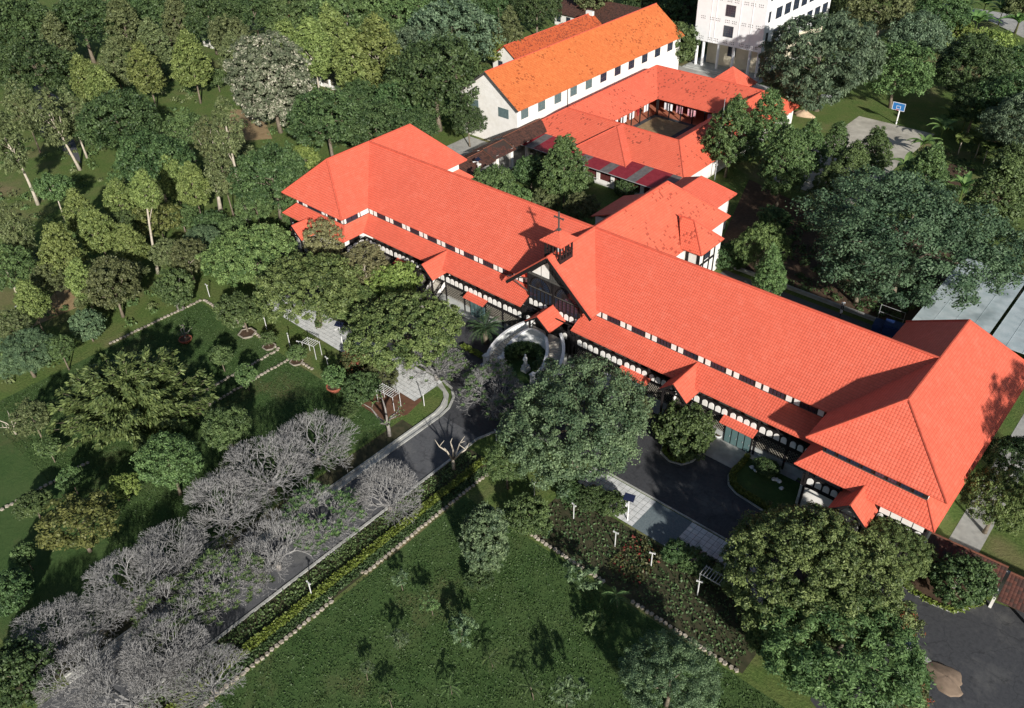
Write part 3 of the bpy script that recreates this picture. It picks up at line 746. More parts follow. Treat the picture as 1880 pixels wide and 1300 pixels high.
# stair porches: little gabled roofs over straight stairs with panelled parapets
def stair_porch(x, yf=64.1, zr=7.1, ze=5.35, hw=1.86, stairs=True, yb=69.1):
    mb = MB(); gable_roof(mb, x - hw, x + hw, x, yf, yb, ze, zr, .10); mb.build('porch_roof', 'roof_red', B)
    ridge_caps(B, [((x, yf, zr), (x, yb, zr))], r=.09)
    MB().bar((x, yf - .02, zr - .2), (x + hw, yf - .02, ze - .2), .06, .26).bar((x, yf - .02, zr - .2), (x - hw, yf - .02, ze - .2), .06, .26).build('bargeboard', 'timber', B)
    for s in (-1, 1):
        box_part('post', 'timber', B, x + s * 1.35 - .1, x + s * 1.35 + .1, yf + .2, yf + .4, 0, round(zr - 1.35 / hw * (zr - ze) - .18, 2))
        MB().bar((x + s * 1.35, yf + .3, ze - .9), (x + s * .4, yf + .3, zr - .75), .10).build('brace', 'timber', B)
    MB().bar((x - 1.3, yf + .3, ze + .1), (x + 1.3, yf + .3, ze + .1), .14).build('timber_beam', 'timber', B)
    if stairs:
        y0, y1 = 63.4, 68.2
        for k in range(15):
            yy = y0 + (y1 - y0) * k / 15
            box_part('step', 'stair_tread', B, x - .95, x + .95, yy, yy + .36, round(3.3 * (k + 1) / 15 - .24, 3), round(3.3 * (k + 1) / 15, 3))
        for s in (-1, 1):
            xx = x + s * 1.08
            for k in range(5):
                a, b_ = k / 5, (k + .86) / 5
                za, zb = 3.3 * a, 3.3 * b_; ya, yb2 = y0 + (y1 - y0) * a, y0 + (y1 - y0) * b_
                m2 = MB(); d = .05
                q = [(ya, za + .18), (yb2, zb + .18), (yb2, zb + .85), ((ya + yb2) / 2, (za + zb) / 2 + 1.02), (ya, za + .85)]
                m2.v = [(xx - d, yy, zz) for yy, zz in q] + [(xx + d, yy, zz) for yy, zz in q]
                n = 5; m2.f = [tuple(range(n)), tuple(range(n, 2 * n))[::-1]] + [(i, n + i, n + (i + 1) % n, (i + 1) % n) for i in range(n)]
                m2.build('panel', 'plaster', B)
            MB().bar((xx, y0 - .1, 1.05), (xx, y1, 4.4), .10, .12).build('handrail', 'timber', B)
            MB().bar((xx, y0 - .1, 0.05), (xx, y1, 3.35), .12, .22).build('stringer', 'timber', B)
stair_porch(-35.1); stair_porch(-74.9)
stair_porch(-13.2, 60.3, 6.4, 4.6, 1.9, False, 64.4); stair_porch(-98.9, 60.3, 6.4, 4.6, 1.9, False, 64.4)

# the gable front: dark boarded wall with two fan windows
YG = 68.2
MB().poly([(XC - 4.1, YG, 5.2), (XC + 4.1, YG, 5.2), (XC + 4.1, YG, 10.55), (XC, YG, 13.9), (XC - 4.1, YG, 10.55)]).poly([(XC + 4.1, YG + .9, 5.2), (XC - 4.1, YG + .9, 5.2), (XC - 4.1, YG + .9, 10.55), (XC, YG + .9, 13.9), (XC + 4.1, YG + .9, 10.55)]).poly([(XC + 4.1, YG, 5.2), (XC + 4.1, YG + .9, 5.2), (XC + 4.1, YG + .9, 10.55), (XC + 4.1, YG, 10.55)]).poly([(XC - 4.1, YG, 5.2), (XC - 4.1, YG, 10.55), (XC - 4.1, YG + .9, 10.55), (XC - 4.1, YG + .9, 5.2)]).poly([(XC - 4.1, YG, 5.2), (XC - 4.1, YG + .9, 5.2), (XC + 4.1, YG + .9, 5.2), (XC + 4.1, YG, 5.2)]).build('gable_wall', 'timber', B)
MB().box(XC - 4.1, XC + 4.1, YG - .12, YG - .003, 9.95, 10.25).build('timber_beam', 'timber_grey', B)
MB().box(XC - 4.1, XC + 4.1, YG - .10, YG - .003, 8.1, 8.25).build('timber_beam', 'timber_grey', B)
for x in (XC - 4.1, XC, XC + 4.1): MB().box(x - .14, x + .14, YG - .14, YG - .004, 5.0, 9.95).build('timber_post', 'timber', B)
# white triangular infills in the gable head
def tri(pts):
    m2 = MB(); n = len(pts); m2.v = [(x, YG - .05, z) for x, z in pts] + [(x, YG + .01, z) for x, z in pts]
    m2.f = [tuple(range(n)), tuple(range(n, 2 * n))[::-1]] + [(i, n + i, n + (i + 1) % n, (i + 1) % n) for i in range(n)]
    m2.build('panel', 'plaster', B)
tri([(XC - 3.5, 10.3), (XC - 2.1, 10.3), (XC - 2.1, 11.6)]); tri([(XC - 1.95, 10.3), (XC - .75, 10.3), (XC - .75, 12.75), (XC - 1.95, 11.75)])
tri([(XC + 1.95, 10.3), (XC + 2.4, 10.3), (XC + 2.4, 11.4), (XC + 1.95, 11.75)]); tri([(XC + 2.6, 10.3), (XC + 3.5, 10.3), (XC + 2.6, 11.2)])
for k in range(6): x = XC - .55 + k * .42; box_part('board', 'timber_grey', B, x, x + .36, YG - .08, YG - .01, 10.3, 12.2 + .4 - abs(x + .18 - XC) * .55)
for cx in (XC - 2.05, XC + 2.05):
    m2 = MB(); m3 = MB()
    seg = 14; R_ = 1.62
    pts = [(cx + R_ * math.cos(PI * k / seg), 8.28 + R_ * math.sin(PI * k / seg)) for k in range(seg + 1)]
    m3.poly([(x, YG - .04, z) for x, z in pts]); fw_ = m3.build('fan_window', 'glass', B)
    for k in range(seg + 1):
        a = PI * k / seg
        m2.bar((cx + .3 * math.cos(a), YG - .08, 8.3 + .3 * math.sin(a)), (cx + R_ * math.cos(a), YG - .08, 8.3 + R_ * math.sin(a)), .075, .06)
    for k in range(seg):
        m2.bar((pts[k][0], YG - .1, pts[k][1]), (pts[k + 1][0], YG - .1, pts[k + 1][1]), .13, .12)
    m2.build('fan_frame', 'timber', fw_)
    for k in range(6): window(B, cx - 1.55 + k * .62, YG - .08, 6.45, .52, 1.6, frame='timber', pane='glass', cols=2, rows=4, t=.06)
ar = arch_mesh(.62, .86)
for k in range(10):
    x = XC - 3.75 + k * .83
    if abs(x - XC) > .3 or True: place('panel', ar, B, (x, YG - .06, 5.42))
MB().box(XC - 4.1, XC + 4.1, YG - .05, YG - .002, 5.25, 6.38).build('parapet_board', 'timber', B)
MB().box(XC - 4.1, XC + 4.1, YG - .12, YG - .003, 5.05, 5.3).build('timber_beam', 'timber', B)
for s in (-1, 1):
    MB().bar((XC + s * 4.2, YG - .1, 7.2), (XC + s * 5.9, 67.1, 8.9), .10).build('brace', 'timber_grey', B)
    MB().bar((XC + s * 4.2, YG - .1, 9.1), (XC + s * 6.0, 67.1, 9.1), .10).build('brace', 'timber_grey', B)
    box_part('panel', 'plaster', B, XC + s * 4.9 - .65, XC + s * 4.9 + .65, YG + .9, YG + .98, 7.6, 9.2)
    MB().box(XC + s * 4.0 - .16, XC + s * 4.0 + .16, YF - .05, YF + .27, 0, 5.3).build('timber_post', 'timber', B)
MB().box(XC - 4.2, XC + 4.2, 68.95, 69.15, 3.3, 7.3).build('recess_wall', 'timber', B)

# entrance porch roof over the landing
mb = MB(); gable_roof(mb, XC - 2.0, XC + 2.0, XC, 64.9, 68.15, 5.25, 6.8, .10); mb.build('porch_roof', 'roof_red', B)
ridge_caps(B, [((XC, 64.9, 6.8), (XC, 68.15, 6.8))], r=.09)
MB().bar((XC, 64.88, 6.6), (XC + 2, 64.88, 5.05), .06, .22).bar((XC, 64.88, 6.6), (XC - 2, 64.88, 5.05), .06, .22).build('bargeboard', 'timber', B)
for s in (-1, 1):
    box_part('post', 'timber', B, XC + s * 1.4 - .1, XC + s * 1.4 + .1, 65.05, 65.25, 3.3, 5.6)
    MB().bar((XC + s * 1.4, 65.15, 4.6), (XC + s * .5, 65.15, 5.8), .09).build('brace', 'timber', B)

# bell turret with its pyramid roof and cross
T_ = MB().box(XC - 1.22, XC + 1.22, 67.85, 70.3, 12.9, 13.75).build('bell_turret', 'timber', B)
mt = MB()
cx, cy = XC, 69.08
for i in range(5):
    for j in range(5):
        if i in (0, 4) or j in (0, 4):
            x, y = cx + (i - 2) * .56, cy + (j - 2) * .56
            if (i % 2 == 0 and j % 2 == 0): mt.box(x - .10, x + .10, y - .10, y + .10, 13.75, 15.75)
            else: mt.box(x - .05, x + .05, y - .05, y + .05, 13.75, 15.5)
mt.box(cx - 1.25, cx + 1.25, cy - 1.25, cy + 1.25, 15.55, 15.72)
mt.box(cx - 1.25, cx + 1.25, cy - 1.25, cy - 1.15, 14.3, 14.42).box(cx - 1.25, cx + 1.25, cy + 1.15, cy + 1.25, 14.3, 14.42)
mt.box(cx - 1.25, cx - 1.15, cy - 1.15, cy + 1.15, 14.3, 14.42).box(cx + 1.15, cx + 1.25, cy - 1.15, cy + 1.15, 14.3, 14.42)
mt.build('turret_frame', 'timber', T_)
mr = MB(); e = 1.66
C4 = [(cx - e, cy - e, 15.85), (cx + e, cy - e, 15.85), (cx + e, cy + e, 15.85), (cx - e, cy + e, 15.85)]
for k in range(4): mr.slab([C4[k], C4[(k + 1) % 4], (cx, cy, 17.05)], .08)
mr.build('turret_roof', 'roof_red', T_)
MB().lathe([(.05, 14.2), (.42, 14.25), (.30, 14.7), (.12, 14.95)], 10, (cx, cy, 0)).build('bell', 'grey_metal', T_)
mc = MB().box(cx - .22, cx + .22, cy - .22, cy + .22, 16.98, 17.2).box(cx - .075, cx + .075, cy - .075, cy + .075, 17.2, 19.45).box(cx - .62, cx + .62, cy - .06, cy + .06, 18.55, 18.7)
for s in (-1, 1): mc.box(cx + s * .66 - .04, cx + s * .66 + .04, cy - .1, cy + .1, 18.5, 18.75)
mc.build('cross', 'timber_grey', T_)

# ================================================================== the horseshoe stair
ST = thing('entrance_stair', 'pale stone horseshoe stair with balustrades curving down to the forecourt', 'staircase', (XC, 62.4, 0))
SC = (XC, 62.3); RI, RO, NS = 2.85, 4.85, 18
A0, A1 = math.radians(118), math.radians(205)
def sp(a, r, s): return (SC[0] - s * abs(1) * (-math.cos(a)) * r if s > 0 else SC[0] - math.cos(a) * r, SC[1] + math.sin(a) * r)
for s in (-1, 1):
    def pt(a, r): return (SC[0] + (math.cos(a) * r) * (1 if s > 0 else -1), SC[1] + math.sin(a) * r)
    for k in range(NS):
        a, b_ = A0 + (A1 - A0) * k / NS, A0 + (A1 - A0) * (k + 1.12) / NS
        zt = 3.3 - 3.3 * (k + 1) / (NS + 1)
        m2 = MB(); q = [pt(a, RI + .05), pt(a, RO - .05), pt(b_, RO - .05), pt(b_, RI + .05)]
        m2.v = [(x, y, 0.0 if k > 8 else zt - .6) for x, y in q] + [(x, y, zt) for x, y in q]
        m2.f = [(0, 1, 2, 3), (7, 6, 5, 4), (0, 4, 5, 1), (1, 5, 6, 2), (2, 6, 7, 3), (3, 7, 4, 0)]
        m2.build('step', 'stair_tread', ST)
    for r_ in (RI, RO):
        wall_m = MB(); rail_m = MB(); bal = MB(); n = 16
        prev = None
        for k in range(n + 1):
            a = A0 + (A1 - A0) * k / n; z = 3.3 - 3.3 * k / n
            p = pt(a, r_)
            if prev:
                (pa, za) = prev
                wall_m.v += [(pa[0], pa[1], 0), (p[0], p[1], 0), (p[0], p[1], z + .22), (pa[0], pa[1], za + .22)]
                q2 = [pt(A0 + (A1 - A0) * (k - 1) / n, r_ + .2), pt(a, r_ + .2)]
                wall_m.v += [(q2[0][0], q2[0][1], 0), (q2[1][0], q2[1][1], 0), (q2[1][0], q2[1][1], z + .22), (q2[0][0], q2[0][1], za + .22)]
                i0 = len(wall_m.v) - 8
                for q in ((0, 1, 2, 3), (4, 7, 6, 5), (3, 2, 6, 7), (0, 4, 5, 1), (1, 5, 6, 2), (0, 3, 7, 4)): wall_m.f.append(tuple(i0 + i for i in q))
                pm, pn = pt(A0 + (A1 - A0) * (k - 1) / n, r_ + .1), pt(a, r_ + .1)
                rail_m.bar((pm[0], pm[1], za + .98), (pn[0], pn[1], z + .98), .38, .18)
                for f in (.2, .5, .8):
                    bx, by, bz = pm[0] + (pn[0] - pm[0]) * f, pm[1] + (pn[1] - pm[1]) * f, za + (z - za) * f
                    bal.box(bx - .055, bx + .055, by - .055, by + .055, bz + .1, bz + .95)
            prev = (p, z)
        w_ = wall_m.build('stair_wall', 'stone_stair', ST); rail_m.build('handrail', 'white_paint', ST)
        tag(bal.build('balusters', 'stone_stair', ST), kind='stuff')
        pe = pt(A1 + .03, r_ + .1)
        MB().box(pe[0] - .28, pe[0] + .28, pe[1] - .28, pe[1] + .28, 0, 1.35).box(pe[0] - .36, pe[0] + .36, pe[1] - .36, pe[1] + .36, 1.35, 1.5).build('newel_post', 'stone_stair', ST)
# landing
q = [(SC[0] + math.cos(a) * RI, SC[1] + math.sin(a) * RI) for a in [math.radians(62 + 56 * k / 8) for k in range(9)]]
o_ = [(SC[0] + 2.3, 66.9), (SC[0] - 2.3, 66.9)]
pl = q + o_[::-1]
m2 = MB(); n = len(pl); m2.v = [(x, y, 3.3) for x, y in pl] + [(x, y, 2.7) for x, y in pl]
m2.f = [tuple(range(n))[::-1], tuple(range(n, 2 * n))] + [(i, (i + 1) % n, n + (i + 1) % n, n + i) for i in range(n)]
m2.build('landing', 'stair_tread', ST)
rb = MB(); bb = MB()
for k in range(8):
    a, b_ = [math.radians(62 + 56 * (k + d) / 8) for d in (0, 1)]
    pa, pb = (SC[0] + math.cos(a) * (RI + .1), SC[1] + math.sin(a) * (RI + .1)), (SC[0] + math.cos(b_) * (RI + .1), SC[1] + math.sin(b_) * (RI + .1))
    rb.bar((pa[0], pa[1], 4.28), (pb[0], pb[1], 4.28), .26, .16); rb.bar((pa[0], pa[1], 1.7), (pb[0], pb[1], 1.7), .2, 3.4)
    for f in (.25, .75): x, y = pa[0] + (pb[0] - pa[0]) * f, pa[1] + (pb[1] - pa[1]) * f; bb.box(x - .055, x + .055, y - .055, y + .055, 3.3, 4.25)
rb.build('landing_wall', 'stone_stair', ST); tag(bb.build('balusters', 'stone_stair', ST), kind='stuff')
MB().box(XC - 5.0, XC - 2.4, 59.5, 60.2, 0.02, .06).build('doormat', 'poster', ST)
sheet('garden_bed', 'lawn_grass', [(SC[0] + math.cos(PI * 2 * k / 20) * 2.8, SC[1] + math.sin(PI * 2 * k / 20) * 2.8) for k in range(20)], .12, thick=.12)

# ================================================================== long white building with orange roof
OB = thing('dormitory', 'long white two-storey building with orange tiled gable roof', 'building', (-107.2, 140, 0))
MB().box(-114.6, -99.9, 112.2, 167.6, 0, 8.0).build('wall', 'plaster', OB)
MB().poly([(-114.6, 112.2, 8.0), (-99.9, 112.2, 8.0), (-107.25, 112.2, 13.15)]).poly([(-99.9, 112.5, 8.0), (-114.6, 112.5, 8.0), (-107.25, 112.5, 13.15)]).build('gable_wall', 'plaster', OB)
MB().poly([(-114.6, 167.6, 8.0), (-107.25, 167.6, 13.15), (-99.9, 167.6, 8.0)]).build('gable_wall', 'plaster', OB)
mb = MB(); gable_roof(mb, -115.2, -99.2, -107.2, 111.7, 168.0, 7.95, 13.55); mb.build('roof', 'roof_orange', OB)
ridge_caps(OB, [((-107.2, 111.7, 13.55), (-107.2, 168, 13.55))], 'ridge_red', .12)
MB().bar((-107.2, 111.66, 13.38), (-99.2, 111.66, 7.78), .08, .34).bar((-107.2, 111.66, 13.38), (-115.2, 111.66, 7.78), .08, .34).build('bargeboard', 'timber_grey', OB)
window(OB, -103.25, 112.15, 5.65, 2.5, 1.75, 'shutter_green', 'shutter_green', 2, 1)
window(OB, -110.8, 112.15, 5.65, 2.2, 1.75, 'shutter_green', 'shutter_green', 2, 1)
for k in range(11):
    y = 114.3 + k * 4.9
    window(OB, -99.86, y, 5.7, 2.0, 1.75, 'shutter_green' if k < 5 else 'timber_grey', 'shutter_green' if k < 5 else 'glass', 3, 2, rot=PI / 2)
MB().tube([(-99.75, 127, 0.2), (-99.75, 127, 7.8)], .07, 6).build('downpipe', 'timber_grey', OB)
# small one behind it
SB = thing('back_house', 'small white house with rust-stained orange roof behind the long white building', 'building', (-131, 160, 0))
MB().box(-134.9, -127.1, 143.5, 175.5, 0, 3.0).build('wall', 'plaster', SB)
MB().poly([(-134.9, 143.5, 3.0), (-127.1, 143.5, 3.0), (-131, 143.5, 5.7)]).build('gable_wall', 'plaster', SB)
mb = MB(); gable_roof(mb, -135.4, -126.6, -131, 143.1, 176, 2.95, 6.0); mb.build('roof', 'roof_rust', SB)
ridge_caps(SB, [((-131, 143.1, 6.0), (-131, 176, 6.0))], 'ridge_red', .12)
window(SB, -132.5, 143.45, 1.0, 1.3, 1.2, 'timber_grey', 'glass')
MB().box(-131.8, -129.8, 174.6, 175.4, 5.6, 6.6).build('chimney', 'plaster', SB)
# old brown-roofed houses further back
def brown_house(label, x0, x1, y0, y1, ze, zr, along='y', mat='roof_brown'):
    h = thing('old_house', label, 'building', ((x0 + x1) / 2, (y0 + y1) / 2, 0), 'old brown-roofed houses behind')
    MB().box(x0 + .6, x1 - .6, y0 + .6, y1 - .6, 0, ze).build('wall', 'plaster', h)
    mb = MB()
    if along == 'y': gable_roof(mb, x0, x1, (x0 + x1) / 2, y0, y1, ze, zr)
    else:
        ym = (y0 + y1) / 2
        mb.slab([(x0, y0, ze), (x1, y0, ze), (x1, ym, zr), (x0, ym, zr)]); mb.slab([(x0, ym, zr), (x1, ym, zr), (x1, y1, ze), (x0, y1, ze)])
    mb.build('roof', mat, h)
    n = int((x1 - x0) / 3.2)
    for k in range(n): window(h, x0 + 2 + k * 3.2, y0 + .56, .9, 1.3, 1.6, 'timber_grey', 'glass', 2, 2)
    return h
brown_house('old white house with dark brown tiled roof at the top of the photo', -146, -121, 178.5, 192, 3.2, 6.4, 'x')
brown_house('dark brown roofed wing joining the old house behind the orange roof', -121.5, -112.5, 170, 196, 3.4, 6.8, 'y')
brown_house('house with mottled red-brown roof among trees at the top left', -200, -183, 132, 142, 3.4, 7.0, 'x', 'roof_rust')
brown_house('small dark gabled house beside the white tower block', -117, -106, 186, 200, 4.0, 8.0, 'y')

# ================================================================== courtyard building
Q = thing('courtyard_house', 'low four-winged courtyard house with red tiled roofs and a striped lean-to', 'building', (-82, 136, 0))
zo, zr = 3.5, 7.0
xo0, xr0, xi0 = -100.2, -94.7, -89.1
xo1, xr1, xi1 = -65.0, -70.3, -75.6
yo0, yr0, yi0 = 114.3, 120.5, 127.6
yo1, yr1, yi1 = 156.0, 150.3, 142.7
mb = MB()
mb.slab([(xo0, yo0, zo), (xo1, yo0, zo), (xr1, yr0, zr), (xr0, yr0, zr)]); mb.slab([(xr0, yr0, zr), (xr1, yr0, zr), (xi1, yi0, zo), (xi0, yi0, zo)])
mb.slab([(xo1, yo0, zo), (xo1, yo1, zo), (xr1, yr1, zr), (xr1, yr0, zr)]); mb.slab([(xr1, yr0, zr), (xr1, yr1, zr), (xi1, yi1, zo), (xi1, yi0, zo)])
mb.slab([(xo1, yo1, zo), (xo0, yo1, zo), (xr0, yr1, zr), (xr1, yr1, zr)]); mb.slab([(xr1, yr1, zr), (xr0, yr1, zr), (xi0, yi1, zo), (xi1, yi1, zo)])
mb.slab([(xo0, yo1, zo), (xo0, yo0, zo), (xr0, yr0, zr), (xr0, yr1, zr)]); mb.slab([(xr0, yr1, zr), (xr0, yr0, zr), (xi0, yi0, zo), (xi0, yi1, zo)])
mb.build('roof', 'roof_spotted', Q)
R4 = [(xr0, yr0, zr), (xr1, yr0, zr), (xr1, yr1, zr), (xr0, yr1, zr)]
O4 = [(xo0, yo0, zo), (xo1, yo0, zo), (xo1, yo1, zo), (xo0, yo1, zo)]
ridge_caps(Q, [(R4[k], R4[(k + 1) % 4]) for k in range(4)] + [(O4[k], R4[k]) for k in range(4)], r=.11)
mb = MB()
ap0, ap1 = (-82.2, 118.9, 7.05), (-82.2, 121, 7.05)
mb.slab([(-87.6, 112.2, zo), (-75.3, 112.2, zo), ap0]); mb.slab([(-75.3, 112.2, zo), (-75.3, 116, zo), ap1, ap0]); mb.slab([(-87.6, 116, zo), (-87.6, 112.2, zo), ap0, ap1])
mb.build('projecting_roof', 'roof_red', Q)
ridge_caps(Q, [(ap0, (-87.6, 112.2, zo)), (ap0, (-75.3, 112.2, zo))], r=.1)
mb = MB(); c = (-81.7, 158.6); k4 = [(c[0] - 4, c[1] - 4, 3.6), (c[0] + 4, c[1] - 4, 3.6), (c[0] + 4, c[1] + 4, 3.6), (c[0] - 4, c[1] + 4, 3.6)]
for k in range(4): mb.slab([k4[k], k4[(k + 1) % 4], (c[0], c[1], 7.2)])
mb.build('pyramid_roof', 'roof_red', Q)
MB().box(-84.6, -78.8, 156.5, 161.5, 0, 3.6).build('wall', 'plaster', Q)
MB().box(-99.4, -65.8, 115.2, 120.4, 0, 3.7).build('wall', 'plaster', Q); MB().box(-99.4, -94.5, 120.4, 155, 0, 3.7).build('wall', 'plaster', Q)
MB().box(-70.5, -65.8, 120.4, 150, 0, 3.7).build('wall', 'plaster', Q); MB().box(-94.5, -65.8, 150, 155.2, 0, 3.7).build('wall', 'plaster', Q)
sheet('gallery_floor', 'tile_floor', rect(-94.5, -70.5, 120.4, 150), .05)
sheet('courtyard', 'asphalt', rect(-89.6, -75.2, 127.4, 142.9), .06)
sheet('courtyard_bed', 'earth_yard', rect(-88.6, -80.8, 131, 141.8), .07)
sheet('courtyard_bed', 'soil', rect(-79.2, -75.6, 131, 141.8), .07)
for x in np.linspace(-89.0, -75.6, 6): box_part('post', 'timber', Q, x - .09, x + .09, 142.9, 143.08, 0, 3.6)
for y in np.linspace(128, 142.8, 6): box_part('post', 'timber', Q, -89.3, -89.12, y - .09, y + .09, 0, 3.6)
for x in np.linspace(-93, -72, 8): window(Q, x, 149.95, .1, 1.1, 2.3, 'timber', 'glass', 1, 3)
for y in np.linspace(123, 148, 8): window(Q, -94.46, y, .1, 1.1, 2.3, 'timber', 'glass', 1, 3, rot=PI / 2)
# lean-to with red and clear sheets, white wall and red windows under it
n = 17
for k in range(n):
    x0_ = -97 + k * (31.5 / n)
    mb = MB(); mb.slab([(x0_, 108.9, 3.35), (x0_ + 31.5 / n - .04, 108.9, 3.35), (x0_ + 31.5 / n - .04, 115.1, 3.75), (x0_, 115.1, 3.75)], .05)
    mb.build('roof_sheet', 'sheet_clear' if k % 3 == 1 else 'sheet_red', Q)
MB().bar((-97, 108.88, 3.28), (-65.5, 108.88, 3.28), .06, .10).build('gutter', 'grey_metal', Q)
MB().box(-86, -64.5, 110.2, 110.4, 0, 1.0).build('low_wall', 'plaster', Q)
for k in range(8): box_part('pier', 'plaster', Q, -86 + k * 3.05, -85.3 + k * 3.05, 110.1, 110.5, 1.0, 3.3)
for k in range(7): window(Q, -84.13 + k * 3.05, 110.3, 1.0, 2.3, 2.1, 'window_red', 'window_red', 2, 1)
# washing on the lines
for i, (x, y, w, r_, mat_, lab) in enumerate(((-90.2, 130.0, 1.6, PI / 2, 'cloth_white', 'white sheet nearest the front on the courtyard washing line'), (-90.2, 132.6, 2.2, PI / 2, 'cloth_white', 'wide white sheet hanging in the left courtyard gallery'), (-90.2, 135.4, 1.8, PI / 2, 'cloth_white', 'white sheet hanging next to the red cloth in the courtyard'), (-90.2, 137.6, .8, PI / 2, 'cloth_red', 'red cloth hanging in the left courtyard gallery'), (-90.2, 140.6, 1.8, PI / 2, 'cloth_white', 'white sheet hanging at the far left corner of the courtyard'), (-87.0, 143.6, 1.9, 0, 'cloth_white', 'white sheet hanging in the back courtyard gallery'), (-84.4, 143.6, 1.4, 0, 'cloth_pink', 'pink patterned cloth on the back gallery washing line'), (-81.6, 143.6, 1.8, 0, 'cloth_pink', 'pale pink cloth in the middle of the back gallery'), (-77.4, 143.6, 1.2, 0, 'cloth_pink', 'pink cloth at the right end of the back gallery'))):
    mb = MB(); nn = 8
    for k in range(nn):
        a = k / nn; b_ = (k + 1) / nn
        mb.box(-w / 2 + w * a, -w / 2 + w * b_, .05 * math.sin(k * 2.1) - .02, .05 * math.sin(k * 2.1) + .02, -1.5 + .1 * math.sin(k * 1.3), 0)
    o = place('washing', mb.mesh('washing', mat_), None, (x, y, 2.7), (0, 0, r_)); tag(o, lab, 'laundry', 'washing in the courtyard')

# covered walkway with old tiles and white posts
CW = thing('covered_walkway', 'old brown-tiled covered walkway on white posts behind the main building', 'walkway', (-97.4, 106, 0))
for (y0, y1, dz, mt_) in ((90, 97.0, -.5, 'roof_brown'), (96.9, 101.0, -.25, 'roof_brown'), (100.9, 106.4, 0, 'roof_mossy'), (106.3, 117.5, .5, 'roof_brown')):
    mb = MB(); mb.slab([(-95.2, y0, 3.5 + dz), (-95.2, y1, 3.5 + dz), (-98.2, y1, 4.6 + dz), (-98.2, y0, 4.6 + dz)], .12); mb.slab([(-98.2, y0, 4.6 + dz), (-98.2, y1, 4.6 + dz), (-100.9, y1, 3.6 + dz), (-100.9, y0, 3.6 + dz)], .12)
    mb.build('roof', mt_, CW)
    MB().tube([(-98.2, y0, 4.62 + dz), (-98.2, y1, 4.62 + dz)], .10, 6).build('ridge_cap', 'ridge_brown', CW)
    MB().bar((-98.2, y1, 4.62 + dz), (-95.2, y1, 3.54 + dz), .16, .12).build('verge', 'ridge_brown', CW)
for y in (97.5, 102, 105.9, 110.4, 114.5):
    for x in (-96.0, -100.0): box_part('post', 'plaster', CW, x - .3, x + .3, y - .3, y + .3, 0, 3.7)
sheet('walkway_floor', 'concrete', rect(-100.6, -95.4, 94, 116), .12, thick=.12)

# ================================================================== white tower block
W = thing('tower_block', 'white concrete tower block with pillared ground floor and grid windows', 'building', (-91, 185, 0))
MB().box(-99.3, -82.7, 172.4, 205, 6.1, 21.5).build('upper_floors', 'tower_white', W)
MB().box(-97.5, -83.5, 175.6, 205, 0, 6.1).build('ground_wall', 'plaster_cream', W)
MB().box(-100.0, -82.0, 171.2, 205, 0.0, .5).build('platform', 'plinth', W); MB().box(-100.6, -81.4, 170.6, 205, 0, .25).build('platform_step', 'plinth', W)
for x in (-98.6, -97.0, -93.2, -89.4, -85.4, -83.3): MB().tube([(x, 172.9, .5), (x, 172.9, 6.1)], .32, 10).build('pillar', 'tower_white', W)
for y in (176.2, 180, 184): MB().tube([(-83.1, y, .5), (-83.1, y, 6.1)], .32, 10).build('pillar', 'tower_white', W)
window(W, -91.2, 175.55, 2.9, 2.0, 2.2, 'timber', 'glass', 4, 4)
window(W, -84.0, 175.55, .6, 1.0, 4.0, 'timber', 'glass', 1, 3)
for f in range(4):
    z = 8.0 + f * 4.35
    if z < 20: window(W, -91.0, 172.36, z, 2.3, 2.35, 'timber_grey', 'glass', 4, 5, t=.09)
    # vent blocks under each storey
    for gx in (-97.6, -95.4, -93.9, -91.6, -89.9, -87.6, -86.0, -84.2):
        vm = cached('vent', lambda: (lambda q: [q.box(i * .42 - .42, i * .42 - .26, -.02, .03, j * .42, j * .42 + .16) for i in range(3) for j in range(2)] and q)(MB()).mesh('vent_blocks', 'timber_grey'))
        place('vent_blocks', vm, W, (gx, 172.38, 6.6 + f * 4.35))
    for k in range(7):
        y = 178.2 + k * 4.0
        if z < 20.5: window(W, -82.66, y, z - .2, 2.6, 2.3, 'timber_grey', 'glass', 3, 2, rot=PI / 2)
    if z < 20: window(W, -82.66, 174.0, z - .2, .9, 2.2, 'timber_grey', 'glass', 2, 3, rot=PI / 2)
for x in (-95.6, -94.4, -88.6, -85.8): MB().box(x - .03, x + .03, 172.33, 172.4, 6.1, 21.4).build('pilaster', 'tower_white', W)

# metal-roofed sheds at the right edge
def shed(label, x0, x1, y0, y1, z0, z1):
    s = thing('metal_shed', label, 'shed', ((x0 + x1) / 2, (y0 + y1) / 2, 0), 'metal-roofed sheds at the right')
    n = max(2, round((x1 - x0) / 1.9))
    for k in range(n):
        a, b_ = x0 + (x1 - x0) * k / n, x0 + (x1 - x0) * (k + 1) / n
        mb = MB(); m_ = 12
        # ribbed sheet
        mb.slab([(a, y0, z0), (b_ - .01, y0, z0), (b_ - .01, y1, z1), (a, y1, z1)], .05)
        mb.bar((a + .05, y0, z0 + .012), (a + .05, y1, z1 + .012), .05, .025)
        mb.build('roof_sheet', 'metal_sheet', s)
    for x in (x0 + .3, (x0 + x1) / 2, x1 - .3):
        for y, z in ((y0 + .3, z0), (y1 - .3, z1)): box_part('post', 'grey_metal', s, x - .06, x + .06, y - .06, y + .06, 0, round(z - .05, 2))
    for y, z in ((y0 + .3, z0), (y1 - .3, z1)): MB().bar((x0, y, z - .12), (x1, y, z - .12), .08, .12).build('beam', 'grey_metal', s)
shed('open shed with grey-blue metal roof under the huge dark tree', -21.2, -12.8, 94.5, 117, 3.2, 3.9)
shed('metal-roofed shed cut by the right edge of the photo', -12.4, 3, 99.5, 118, 3.4, 4.0)

